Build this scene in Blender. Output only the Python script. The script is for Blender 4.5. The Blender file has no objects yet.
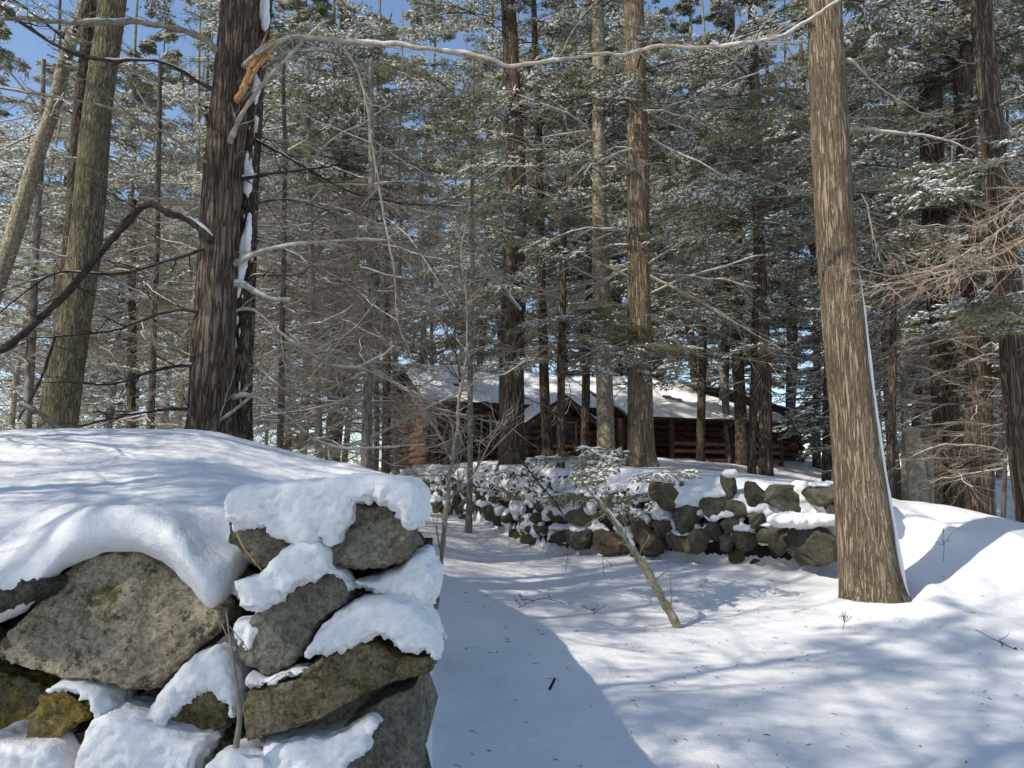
import bpy, bmesh, math, random
import numpy as np
from mathutils import Vector, Matrix
random.seed(11)
rng = np.random.default_rng(11)
PI = math.pi
scene = bpy.context.scene
C = scene.collection

# ------------------------------------------------------------------ camera
F = 774.0
PITCH = math.radians(8.0)
CP, SP = math.cos(PITCH), math.sin(PITCH)
CAMZ = 1.5
cd = bpy.data.cameras.new('camera'); cam = bpy.data.objects.new('camera', cd); C.objects.link(cam)
cd.sensor_width = 36.0; cd.lens = F / 1024 * 36.0; cd.clip_end = 3000; cd.clip_start = 0.05
cam.location = (0, 0, CAMZ); cam.rotation_euler = (PI / 2 + PITCH, 0, 0)
scene.camera = cam

def P(px, py, Y):
    """the world point at ground distance Y seen at that place of the photograph"""
    u = (px - 512) / F; v = (384 - py) / F
    dy = CP - v * SP; dz = SP + v * CP
    return np.array([u / dy * Y, Y, CAMZ + dz / dy * Y])

# ------------------------------------------------------------------ noise
def _hash(i, j, k, s):
    h = (i * 374761393 + j * 668265263 + k * 2147483647 + s * 974634777) & 0xffffffff
    h = ((h ^ (h >> 13)) * 1274126177) & 0xffffffff
    return ((h ^ (h >> 16)) & 0xffff) / 65535.0
def vnoise(p, s=0):
    p = np.asarray(p, float); f = np.floor(p); t = p - f; t = t * t * (3 - 2 * t); f = f.astype(np.int64)
    r = 0
    for a in (0, 1):
        wx = t[..., 0] if a else 1 - t[..., 0]
        for b in (0, 1):
            wy = t[..., 1] if b else 1 - t[..., 1]
            for c in (0, 1):
                wz = t[..., 2] if c else 1 - t[..., 2]
                r = r + wx * wy * wz * _hash(f[..., 0] + a, f[..., 1] + b, f[..., 2] + c, s)
    return r * 2 - 1
def fbm(p, o=4, s=0):
    p = np.asarray(p, float); r = 0; a = 0.5; q = p
    for i in range(o):
        r = r + a * vnoise(q, s + i); q = q * 2.03 + 11.3; a *= 0.5
    return r
def sstep(x, a, b):
    t = np.clip((x - a) / (b - a), 0, 1); return t * t * (3 - 2 * t)

# ------------------------------------------------------------------ materials
def lin(h):
    h = h.lstrip('#'); o = []
    for i in (0, 2, 4):
        c = int(h[i:i+2], 16) / 255; o.append(c / 12.92 if c <= .04045 else ((c + .055) / 1.055) ** 2.4)
    return (*o, 1)
class MT:
    def __init__(s, name, rough=0.9, spec=0.2):
        s.m = bpy.data.materials.new(name); s.m.use_nodes = True; s.n = s.m.node_tree.nodes; s.l = s.m.node_tree.links
        s.b = s.n['Principled BSDF']; s.b.inputs['Roughness'].default_value = rough
        s.b.inputs['Specular IOR Level'].default_value = spec
        s.tc = s.n.new('ShaderNodeTexCoord')
    def mapn(s, scale, src='Object', rot=(0,0,0)):
        m = s.n.new('ShaderNodeMapping'); m.inputs['Scale'].default_value = scale; m.inputs['Rotation'].default_value = rot
        s.l.new(s.tc.outputs[src], m.inputs['Vector']); return m.outputs[0]
    def noise(s, vec, scale, detail=4, rough=.6, dist=0):
        n = s.n.new('ShaderNodeTexNoise'); n.inputs['Scale'].default_value = scale; n.inputs['Detail'].default_value = detail
        n.inputs['Roughness'].default_value = rough; n.inputs['Distortion'].default_value = dist
        if vec is not None: s.l.new(vec, n.inputs['Vector'])
        return n.outputs['Fac']
    def vor(s, vec, scale, feat='F1'):
        n = s.n.new('ShaderNodeTexVoronoi'); n.feature = feat; n.inputs['Scale'].default_value = scale
        s.l.new(vec, n.inputs['Vector']); return n.outputs['Distance']
    def ramp(s, fac, stops):
        r = s.n.new('ShaderNodeValToRGB'); e = r.color_ramp.elements
        while len(e) < len(stops): e.new(0.5)
        for k, (p, c) in enumerate(stops):
            e[k].position = p; e[k].color = c if len(c) == 4 else (*c, 1)
        s.l.new(fac, r.inputs[0]); return r.outputs[0]
    def mix(s, fac, a, b, mode='MIX'):
        m = s.n.new('ShaderNodeMix'); m.data_type = 'RGBA'; m.blend_type = mode
        for sock, v in ((m.inputs[0], fac), (m.inputs[6], a), (m.inputs[7], b)):
            if hasattr(v, 'is_linked'): s.l.new(v, sock)
            else: sock.default_value = (*v, 1) if hasattr(v, '__len__') and len(v) == 3 else v
        return m.outputs[2]
    def math(s, op, a, b=0.0):
        m = s.n.new('ShaderNodeMath'); m.operation = op
        for sock, v in ((m.inputs[0], a), (m.inputs[1], b)):
            if hasattr(v, 'is_linked'): s.l.new(v, sock)
            else: sock.default_value = v
        return m.outputs[0]
    def col(s, c): 
        if hasattr(c, 'is_linked'): s.l.new(c, s.b.inputs['Base Color'])
        else: s.b.inputs['Base Color'].default_value = c
        return s
    def bump(s, h, strength=.5, dist=.02):
        b = s.n.new('ShaderNodeBump'); b.inputs['Strength'].default_value = strength; b.inputs['Distance'].default_value = dist
        s.l.new(h, b.inputs['Height']); s.l.new(b.outputs[0], s.b.inputs['Normal']); return s

def snow_mat(name='snow', fine=1.0):
    m = MT(name, .55, .25)
    v = m.mapn((1, 1, 1))
    n1 = m.noise(v, 1.3, 5, .55); n2 = m.noise(v, 42, 4, .75); n3 = m.noise(v, 9, 3, .6)
    c = m.ramp(n1, [(.3, (.80, .80, .81)), (.7, (.86, .855, .845))]); m.col(c)
    n4 = m.noise(v, 160, 3, .8)
    h = m.math('ADD', m.math('ADD', m.math('MULTIPLY', n2, .45 * fine), m.math('MULTIPLY', n4, .22)), m.math('MULTIPLY', n3, 1.0))
    m.bump(h, .6, .03)
    return m.m
def stone_mat(name, c1, c2, c3, spot, moss=None, mossamt=.5, sc=1.0):
    m = MT(name, .92, .15)
    v = m.mapn((sc, sc, sc))
    n1 = m.noise(v, 3.2, 6, .65, .4); n2 = m.noise(v, 55, 5, .85); n3 = m.noise(v, 17, 6, .78)
    c = m.ramp(n1, [(.30, c1), (.5, c2), (.7, c3)])
    c = m.mix(m.ramp(n2, [(.44, (0, 0, 0)), (.54, (1, 1, 1))]), m.mix(1, c, (.55, .54, .51, 1), 'MULTIPLY'), c)
    sp = m.ramp(n3, [(.545, (0, 0, 0)), (.60, (1, 1, 1))])
    c = m.mix(m.math('MULTIPLY', sp, .9), c, spot)
    li = m.ramp(m.noise(m.mapn((sc * 1.1, sc * 1.1, sc * 1.1), rot=(1, .5, 0)), 8.5, 5, .75), [(.6, (0, 0, 0)), (.68, (1, 1, 1))])
    c = m.mix(m.math('MULTIPLY', li, .55), c, m.mix(.5, c3, (.5, .5, .42, 1)))
    if moss:
        mm = m.ramp(m.noise(v, 5, 5, .7, .6), [(.62 - .3 * mossamt, (0, 0, 0)), (.72 - .3 * mossamt, (1, 1, 1))])
        mc = m.ramp(n2, [(.4, tuple(x * .35 for x in moss[:3])), (.62, moss[:3])])
        c = m.mix(mm, c, mc)
    oi = m.n.new('ShaderNodeObjectInfo'); k = m.ramp(oi.outputs['Random'], [(0, (.72, .70, .68)), (.5, (1, 1, 1)), (1, (1.0, .92, .78))]); c = m.mix(1, c, k, 'MULTIPLY')
    m.col(c)
    h = m.math('ADD', m.math('MULTIPLY', n2, .6), m.math('ADD', m.math('MULTIPLY', n3, .8), m.math('MULTIPLY', m.vor(v, 60), .3)))
    m.bump(h, .9, .022)
    return m.m
def bark_mat(name, dark, mid, light, sx=14, sz=2.2, depth=.03, strength=.9, moss=None):
    m = MT(name, .93, .1)
    v = m.mapn((sx, sx, sz)); 
    w1 = m.noise(v, 1.15, 3, .6, .9)
    vo = m.math('ABSOLUTE', m.math('SUBTRACT', m.math('MULTIPLY', w1, 2.0), 1.0))
    n = m.noise(m.mapn((sx * 1.6, sx * 1.6, sz * 3)), 1.0, 5, .7, .3); n2 = m.noise(m.mapn((sx * 3, sx * 3, sz * 5)), 1.0, 4, .7); big = m.noise(m.mapn((1.5, 1.5, .8)), 1, 3, .5)
    h = m.math('ADD', m.math('MULTIPLY', m.ramp(vo, [(0, (0, 0, 0)), (.22, (1, 1, 1))]), .75), m.math('MULTIPLY', n, .95))
    h = m.math('ADD', h, m.math('MULTIPLY', n2, .4))
    c = m.ramp(m.math('MULTIPLY', h, .60), [(.36, dark), (.62, mid), (.86, light)])
    c = m.mix(m.math('MULTIPLY', m.ramp(big, [(.4, (0, 0, 0)), (.65, (1, 1, 1))]), .45), c, m.mix(1, c, (.6, .62, .6, 1), 'MULTIPLY'))
    if moss:
        c = m.mix(m.math('MULTIPLY', m.ramp(m.noise(m.mapn((3, 3, 1)), 1.5, 5, .7), [(.45, (0, 0, 0)), (.6, (1, 1, 1))]), .7), c, moss)
    m.col(c); m.bump(h, strength, depth)
    return m.m
def plain(name, c1, c2, sc=20, rough=.9, bump=.3, scale3=(1, 1, 1)):
    m = MT(name, rough, .15); n = m.noise(m.mapn(scale3), sc, 4, .65)
    m.col(m.ramp(n, [(.35, c1), (.65, c2)])); m.bump(n, bump, .01); return m.m

M = {}
M['snow'] = snow_mat()

M['s_tan'] = stone_mat('tan_granite', (.27, .22, .15), (.46, .385, .27), (.60, .52, .38), (.08, .068, .045, 1), (.25, .22, .09), .15)
M['s_grey'] = stone_mat('grey_granite', (.17, .168, .135), (.28, .272, .222), (.40, .385, .32), (.09, .09, .075, 1), (.12, .14, .07), .1)
M['s_dark'] = stone_mat('dark_lichened_granite', (.07, .072, .055), (.12, .12, .095), (.18, .175, .14), (.04, .042, .03, 1), (.11, .13, .05), .35)
M['s_moss'] = stone_mat('mossy_granite', (.13, .115, .065), (.20, .175, .10), (.30, .26, .15), (.05, .045, .02, 1), (.40, .31, .085), .6)
M['s_olive'] = stone_mat('olive_granite', (.18, .15, .09), (.33, .28, .175), (.45, .395, .27), (.07, .062, .035, 1), (.20, .17, .06), .4)
M['s_far'] = stone_mat('field_stone', (.09, .088, .066), (.17, .16, .125), (.27, .255, .20), (.045, .045, .035, 1), (.13, .14, .06), .25)
M['s_far2'] = stone_mat('brown_field_stone', (.12, .095, .06), (.20, .15, .095), (.28, .22, .14), (.07, .05, .03, 1), None)
M['earth'] = plain('gap_shade_earth', (.012, .010, .008), (.035, .03, .022), 12)  # near-black fill, the shade of the wall gaps is in its colour
M['bk_brown'] = bark_mat('furrowed_brown_bark', (.04, .028, .02), (.14, .10, .072), (.23, .18, .14), 22, 1.5, .035, 1)
M['bk_dark'] = bark_mat('dark_bark', (.022, .016, .011), (.085, .063, .045), (.17, .135, .10), 22, 3.5, .02)
M['bk_grey'] = bark_mat('grey_ridged_bark', (.11, .08, .05), (.28, .21, .14), (.42, .335, .24), 30, 1.7, .04, 1)
M['bk_mossy'] = bark_mat('olive_lichened_bark', (.06, .05, .03), (.17, .145, .09), (.32, .28, .19), 30, 4.5, .018, .8, (.17, .15, .085, 1))
M['bk_pale'] = bark_mat('pale_smooth_bark', (.12, .10, .07), (.26, .22, .16), (.40, .35, .27), 16, 8, .008, .6)
M['bk_far'] = plain('far_bark', (.04, .032, .024), (.16, .135, .11), 6, .95, .4, (3, 3, .6))
M['bk_far2'] = plain('far_grey_bark', (.09, .08, .068), (.27, .245, .21), 7, .95, .4, (3, 3, 1))
M['wood_pale'] = plain('bleached_sunlit_wood', (.22, .185, .14), (.44, .39, .31), 14, .85, .5, (1, 1, 1))  # bleached wood; on lit limbs and twigs its paleness stands in for sun
M['wood_grey'] = plain('grey_branch_wood', (.14, .12, .095), (.27, .24, .19), 18, .9, .5)
M['wood_dark'] = plain('dark_branch_wood', (.022, .018, .014), (.07, .057, .045), 22, .9, .5)
M['wood_twig'] = plain('twig_wood', (.15, .122, .095), (.36, .30, .235), 3, .9, .1)
M['wood_red'] = plain('reddish_twig_wood', (.25, .19, .145), (.46, .36, .27), 3, .9, .1)
M['split'] = plain('fresh_split_wood', (.30, .14, .055), (.60, .37, .19), 6, .85, .9, (9, 9, 1.4))
def leafmat(name, c1, c2, sc, tr=.45, gain=1.9):
    m = MT(name, .7, .2); c = m.ramp(m.noise(m.mapn((1, 1, 1)), sc, 4, .65), [(.35, c1), (.65, c2)]); m.col(c)
    t = m.n.new('ShaderNodeBsdfTranslucent'); m.l.new(m.mix(1, c, (gain, gain, gain * .82, 1), 'MULTIPLY') if gain > 1 else c, t.inputs[0]); x = m.n.new('ShaderNodeMixShader'); x.inputs[0].default_value = tr
    m.l.new(m.b.outputs[0], x.inputs[1]); m.l.new(t.outputs[0], x.inputs[2]); m.l.new(x.outputs[0], m.n['Material Output'].inputs[0]); return m.m
M['snow_twig'] = leafmat('twig_snow', (.86, .86, .85), (.92, .91, .88), 9, .45, .8)
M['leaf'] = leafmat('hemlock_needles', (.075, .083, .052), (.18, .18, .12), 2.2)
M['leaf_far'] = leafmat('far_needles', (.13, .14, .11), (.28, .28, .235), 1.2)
M['leaf_lit'] = leafmat('sunlit_needles', (.10, .105, .058), (.23, .225, .145), 2.5)  # lighter copy of the hemlock needles, sunlight painted into the colour
M['laurel'] = plain('laurel_leaf', (.030, .034, .015), (.10, .095, .05), 5, .5, .2)
M['lichen'] = stone_mat('lichened_dead_bark', (.20, .18, .11), (.42, .39, .27), (.62, .60, .48), (.10, .09, .05, 1), None, sc=3.2)
M['log'] = plain('sunlit_red_brown_logs', (.10, .046, .028), (.30, .16, .105), 5, .85, .6, (1, 1, 5))  # bright log tone, sun on the left-facing walls painted in; also rails
M['log_shaded'] = plain('shaded_brown_wood', (.036, .020, .013), (.115, .060, .040), 6, .85, .5, (1, 1, 4))  # dark copy for walls and porch, their shade put into the colour
M['trim'] = plain('weathered_trim', (.24, .21, .17), (.42, .38, .32), 10, .8, .2)
M['void'] = plain('dim_pane', (.010, .010, .012), (.03, .03, .035), 4, .15, 0)
M['roofing'] = plain('dark_roof_edge', (.02, .018, .016), (.06, .05, .045), 15, .9, .3)

# ------------------------------------------------------------------ object helpers
def tag(o, label=None, cat=None, group=None, kind=None):
    if label: o['label'] = label
    if cat: o['category'] = cat
    if group: o['group'] = group
    if kind: o['kind'] = kind
    return o
def empty(name, loc, label=None, cat=None, group=None):
    o = bpy.data.objects.new(name, None); C.objects.link(o); o.location = tuple(float(x) for x in loc)
    o.empty_display_size = .2
    return tag(o, label, cat, group)
def make_mesh(name, V, faces, mats, mi=None, smooth=False):
    """faces: a list of int arrays (n,3) or (n,4)"""
    me = bpy.data.meshes.new(name); V = np.ascontiguousarray(V, dtype=np.float32)
    fl = [np.asarray(f, dtype=np.int32) for f in faces if len(f)]
    loops = np.concatenate([f.ravel() for f in fl]); sizes = np.concatenate([np.full(len(f), f.shape[1], np.int32) for f in fl])
    starts = np.concatenate([[0], np.cumsum(sizes)[:-1]]).astype(np.int32)
    me.vertices.add(len(V)); me.vertices.foreach_set('co', V.ravel())
    me.loops.add(len(loops)); me.loops.foreach_set('vertex_index', loops)
    me.polygons.add(len(sizes)); me.polygons.foreach_set('loop_start', starts)
    if mi is not None: me.polygons.foreach_set('material_index', np.asarray(mi, np.int32))
    me.polygons.foreach_set('use_smooth', np.full(len(sizes), smooth, bool))
    me.update(calc_edges=True); me.validate()
    for m in (mats if isinstance(mats, (list, tuple)) else [mats]): me.materials.append(m)
    return me
def link(name, me, parent=None, loc=None, world=False):
    o = bpy.data.objects.new(name, me); C.objects.link(o)
    if loc is not None: o.location = tuple(float(x) for x in loc)
    if parent is not None:
        o.parent = parent
        if world: o.matrix_parent_inverse = Matrix.Translation(-parent.location) if parent.rotation_euler.z == 0 else parent.matrix_basis.inverted()
    return o
def part(name, V, faces, mats, parent, smooth=False, mi=None):
    """mesh given in world coordinates, stored local to its parent's origin"""
    off = np.array(parent.location) if parent is not None else np.mean(V, axis=0)
    gp = parent
    while gp is not None and gp.parent is not None: gp = gp.parent; off = off + np.array(gp.location)
    me = make_mesh(name, np.asarray(V) - off, faces, mats, mi, smooth)
    o = link(name, me, parent)
    if parent is None: o.location = tuple(off)
    return o

# tubes: polylines (N,K,3), radii (N,K)
def tubes(pl, rad, sides=5, cap=False):
    pl = np.asarray(pl, float); rad = np.asarray(rad, float); N, K, _ = pl.shape
    t = np.gradient(pl, axis=1); t /= np.linalg.norm(t, axis=2, keepdims=True) + 1e-9
    ref = np.where(np.abs(t[:, :1, 2:3]) > .85, np.array([[[1., 0, 0]]]), np.array([[[0., 0, 1]]]))
    a = np.cross(t, np.broadcast_to(ref, t.shape)); a /= np.linalg.norm(a, axis=2, keepdims=True) + 1e-9
    b = np.cross(t, a)
    th = np.arange(sides) / sides * 2 * PI
    V = pl[:, :, None] + rad[:, :, None, None] * (a[:, :, None] * np.cos(th)[None, None, :, None] + b[:, :, None] * np.sin(th)[None, None, :, None])
    V = V.reshape(-1, 3)
    n = np.arange(N)[:, None, None] * K * sides; k = np.arange(K - 1)[None, :, None] * sides; s = np.arange(sides)[None, None, :]; s2 = (s + 1) % sides
    q = np.stack([n + k + s, n + k + s2, n + k + sides + s2, n + k + sides + s], -1).reshape(-1, 4)
    return V, q
def spline(pts, n):
    """Catmull-Rom through pts (K,D) -> (n,D)"""
    p = np.asarray(pts, float); K = len(p)
    if K == 2: 
        t = np.linspace(0, 1, n)[:, None]; return p[0] * (1 - t) + p[1] * t
    q = np.vstack([2 * p[0] - p[1], p, 2 * p[-1] - p[-2]])
    d = np.concatenate([[0], np.cumsum(np.linalg.norm(np.diff(p[:, :3], axis=0), axis=1))]); d = d / d[-1]
    u = np.linspace(0, 1, n); i = np.clip(np.searchsorted(d, u, 'right') - 1, 0, K - 2)
    t = ((u - d[i]) / (d[i + 1] - d[i] + 1e-9))[:, None]
    p0, p1, p2, p3 = q[i], q[i + 1], q[i + 2], q[i + 3]
    return .5 * (2 * p1 + (p2 - p0) * t + (2 * p0 - 5 * p1 + 4 * p2 - p3) * t ** 2 + (-p0 + 3 * p1 - 3 * p2 + p3) * t ** 3)

class Acc:
    """accumulates geometry of one mesh"""
    def __init__(s): s.V = []; s.F = []; s.mi = []; s.n = 0
    def add(s, V, F, m=0):
        V = np.asarray(V).reshape(-1, 3); F = np.asarray(F)
        s.V.append(V); s.F.append(F + s.n); s.mi.append(np.full(len(F), m)); s.n += len(V); return s
    def arrays(s): return np.concatenate(s.V), s.F, np.concatenate(s.mi)
    def mesh(s, name, mats, smooth=False):
        V, F, mi = s.arrays(); return make_mesh(name, V, F, mats, mi, smooth)
    def part(s, name, mats, parent, smooth=False):
        V, F, mi = s.arrays(); return part(name, V, F, mats, parent, smooth, mi)

# ------------------------------------------------------------------ ground
def wall_y(x):
    return np.interp(x, [-30, -8, -2.1, .75, 2.0, 2.75, 3.75, 4.4, 6, 9], [34, 24, 20, 13.2, 12.0, 11.3, 10.8, 10.4, 10.0, 10.0])
low_pts = np.array([P(440, 768, 4.3), P(1024, 768, 4.3), P(740, 768, 4.3), P(440, 612, 8), P(600, 690, 5.6), P(870, 598, 9), P(430, 512, 20), P(550, 547, 14), P(700, 557, 11.6),
    P(840, 575, 10.4), P(1024, 650, 7), P(890, 500, 12), P(960, 520, 10.8), P(1024, 548, 10), P(1080, 575, 9.5), P(1200, 640, 8), P(640, 620, 8.5), P(480, 560, 12.5),
    [-.6, 3, 0.05], [-1.5, 1, 0], [3, 1, 0], [1, 0, 0], [6, 3, .3], [-6, 2, .6], [8, 14, .7], [12, 14, .3], [9, 18, .6], [14, 20, .3], [-5, 24, 1.4], [-12, 20, 1.5], [-10, 10, 1.6], [-5, 12, 1.5], [-2.5, 12, 1.0], [-15, 4, 1.4], [16, 6, .3],
    [0, -8, -.5], [-12, -8, 0], [12, -8, 0]])
up_pts = np.array([P(650, 468, 13), P(840, 492, 11.2), P(760, 478, 12), P(520, 466, 16), P(440, 466, 21.5), P(600, 457, 18), P(700, 462, 23), P(800, 462, 27), P(890, 497, 12.4), P(1024, 548, 10.4),
    [8, 14, .7], [12, 14, .3], [9, 18, 1.0], [14, 22, .6], [-5, 25, 2.0], [-12, 24, 1.5], [-12, 34, 1.6], [0, 34, 3.4], [12, 34, 3.2], [20, 30, 2.0]])
def rbf_fit(p):
    d = np.linalg.norm(p[:, None, :2] - p[None, :, :2], axis=2)
    A = np.sqrt(d * d + .6); n = len(p)
    K = np.zeros((n + 1, n + 1)); K[:n, :n] = -A - np.eye(n) * -.02; K[n, :n] = 1; K[:n, n] = 1
    return p[:, :2], np.linalg.solve(K, np.concatenate([p[:, 2], [0]]))
def rbf_eval(m, x, y):
    c, w = m; q = np.stack([x, y], -1)
    d2 = ((q[..., None, :] - c) ** 2).sum(-1)
    return (-np.sqrt(d2 + .6)) @ w[:-1] + w[-1]
LOW, UP = rbf_fit(low_pts), rbf_fit(up_pts)
def gh(x, y):
    x = np.asarray(x, float); y = np.asarray(y, float)
    far = np.maximum(0, np.hypot(x, y - 10) - 26)
    fx = 1 / (1 + far / 40); X = x * fx; Y = 10 + (y - 10) * fx
    lo = rbf_eval(LOW, X, Y); up = rbf_eval(UP, X, Y)
    wy = wall_y(X); d = Y - wy
    b = sstep(d, .10, .55)
    b = b * sstep(x, -3.8, -2.6) if False else b
    z = lo * (1 - b) + np.maximum(up, lo) * b
    z = np.clip(z, -1.5, 4.2)
    p3 = np.stack([x * .8, y * .8, np.zeros_like(x)], -1)
    pit = np.clip(vnoise(np.stack([x * 5.5, y * 5.5, z * 0], -1), 41) - .62, 0, 1) * np.exp(-np.hypot(x - 2, y - 7) / 9)
    tg = np.hypot(x - 4.25, y - 9.0); z = z - pit * .07 + .07 * np.exp(-((tg - .52) / .2) ** 2) - .05 * np.exp(-(tg / .35) ** 2)
    z = z + .06 * fbm(p3, 3, 5) + .018 * fbm(p3 * 4.5, 3, 9) * np.exp(-np.hypot(x, y) / 25)
    return z
def g0(x, y): return float(gh(np.array([x]), np.array([y]))[0])

def axis(lo, hi, dense_lo, dense_hi, step, grow=1.13):
    a = list(np.arange(dense_lo, dense_hi, step)); s = step; v = dense_lo
    left = []
    while v > lo: s *= grow; v -= s; left.append(v)
    s = step; v = a[-1]; right = []
    while v < hi: s *= grow; v += s; right.append(v)
    return np.array(left[::-1] + a + right)
gx = axis(-600, 600, -4, 9, .085); gy = axis(-60, 900, 2.5, 16, .085)
GX, GY = np.meshgrid(gx, gy); GZ = gh(GX, GY)
nx, ny = len(gx), len(gy)
idx = np.arange(nx * ny).reshape(ny, nx)
q = np.stack([idx[:-1, :-1], idx[:-1, 1:], idx[1:, 1:], idx[1:, :-1]], -1).reshape(-1, 4)
g = link('snow_ground', make_mesh('snow_ground', np.stack([GX, GY, GZ], -1).reshape(-1, 3), [q], M['snow'], None, True))
tag(g, kind='structure')

# the high snow bank on and behind the near wall
lipx = [-260, -60, 0, 20, 42, 58, 76, 105, 140, 168, 182, 198, 210, 221, 232, 246, 262, 300, 380, 412, 440]
lipy = [650, 636, 632, 626, 614, 594, 568, 557, 558, 564, 572, 591, 604, 616, 608, 580, 556, 545, 545, 560, 600]
crx = [-400, 0, 100, 190, 225, 270, 330, 362, 400, 425, 440]
cry = [428, 428, 429, 431, 435, 446, 461, 465, 474, 486, 500]
cyy = [6.5, 6.8, 7.0, 7.2, 7.3, 7.4, 7.4, 7.2, 6.8, 6.2, 6.0]
cols = np.concatenate([np.arange(-400, -20, 20), np.arange(-20, 441, 3.5)])
rows = []
nl = 12; nm = 70; nb = 14
for c in cols:
    ly = np.interp(c, lipx, lipy); Yc = np.interp(c, crx, cyy); ry = np.interp(c, crx, cry)
    back = sstep(c, 214, 268)
    Y0 = 2.93 + .22 * back
    p0 = P(c, ly, Y0); pc = P(c, ry, Yc); k = (c - 512) / F
    zt = p0[2] + .13                      # shoulder of the lip
    pts = []
    for j in range(nl):                   # rounded overhanging lip
        a = -.9 + (j / nl) * (PI / 2 + .9)
        pts.append((Y0 + .11 - .125 * math.cos(a), p0[2] + .065 + .085 * math.sin(a) + (.05 * j / nl)))
    pts[0] = (Y0 + .10, p0[2] - .01)
    ys, zs = pts[-1]
    for j in range(1, nm + 1):
        t = j / nm; Y = ys + (Yc - ys) * t
        zc0 = P(c, 553, Y0)[2] + .10
        pts.append((Y, zc0 + (pc[2] - zc0) * (1 - (1 - t) ** 1.2) - (zc0 - zs) * math.exp(-(Y - ys) / .15)))
    for j in range(1, nb + 1):
        t = j / nb; Y = Yc + 6.5 * t
        gz = g0(k * Y, Y) - .25
        s = t * t * (3 - 2 * t)
        pts.append((Y, (pc[2] + .02 * math.sin(t * 3)) * (1 - s) + gz * s))
    edge = float(sstep(c, 404, 440))
    R = []
    for (Y, z) in pts:
        x = k * Y
        R.append((x, Y, z * (1 - edge) + (g0(x, Y) - .08) * edge))
    rows.append(R)
B = np.array(rows)
nzb = fbm(np.stack([B[..., 0] * 1.4, B[..., 1] * 1.4, B[..., 2] * 1.4], -1), 4, 3) * .05 + fbm(B * 7, 3, 8) * .018
amp = np.ones(B.shape[1]); amp[-nb:] = np.linspace(1, .3, nb)
B[..., 2] += nzb * amp[None]; B[..., 1] += (fbm(B * 6 + 50, 3, 2) * .05) * np.concatenate([np.ones(nl), np.zeros(nm + nb)])[None]
for _ in range(14):
    S_ = B.copy(); S_[1:-1, 1:-1] = (B[:-2, 1:-1] + B[2:, 1:-1] + B[1:-1, :-2] + B[1:-1, 2:] + 2 * B[1:-1, 1:-1]) / 6; B = S_
B[..., 2] += fbm(B * 9, 3, 18) * .016 + fbm(B * 22, 2, 19) * .009
nr, nk = B.shape[:2]; idx = np.arange(nr * nk).reshape(nr, nk)
q = np.stack([idx[:-1, :-1], idx[1:, :-1], idx[1:, 1:], idx[:-1, 1:]], -1).reshape(-1, 4)
tag(link('snow_bank', make_mesh('snow_bank', B.reshape(-1, 3), [q], M['snow'], None, True)), kind='structure')
def bank_z(x, y):
    d = (B[..., 0] - x) ** 2 + (B[..., 1] - y) ** 2; return max(float(B.reshape(-1, 3)[d.argmin(), 2]) if d.min() < .3 else -9, g0(x, y))

# ------------------------------------------------------------------ voxel helper
def voxelise(V, faces, voxel, smooth=0, sfac=.5):
    me = make_mesh('tmp', V, faces, []); ob = bpy.data.objects.new('tmp', me); C.objects.link(ob)
    r = ob.modifiers.new('r', 'REMESH'); r.mode = 'VOXEL'; r.voxel_size = voxel
    if smooth:
        s = ob.modifiers.new('s', 'SMOOTH'); s.factor = sfac; s.iterations = smooth
    dg = bpy.context.evaluated_depsgraph_get(); em = ob.evaluated_get(dg).to_mesh()
    n = len(em.vertices); co = np.empty(n * 3, np.float32); em.vertices.foreach_get('co', co); no = np.empty(n * 3, np.float32)
    em.vertices.foreach_get('normal', no)
    fq = [list(p.vertices) for p in em.polygons]
    ob.evaluated_get(dg).to_mesh_clear()
    bpy.data.objects.remove(ob); bpy.data.meshes.remove(me)
    f4 = np.array([f for f in fq if len(f) == 4], np.int32).reshape(-1, 4); f3 = np.array([f for f in fq if len(f) == 3], np.int32).reshape(-1, 3)
    return co.reshape(-1, 3).astype(float), no.reshape(-1, 3).astype(float), [f for f in (f4, f3) if len(f)]
def ico(sub=2):
    bm = bmesh.new(); bmesh.ops.create_icosphere(bm, subdivisions=sub, radius=1)
    V = np.array([v.co[:] for v in bm.verts]); Fc = np.array([[v.index for v in f.verts] for f in bm.faces]); bm.free(); return V, Fc
ICO2, ICOF2 = ico(2); ICO1, ICOF1 = ico(1); ICO3, ICOF3 = ico(3)

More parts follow.
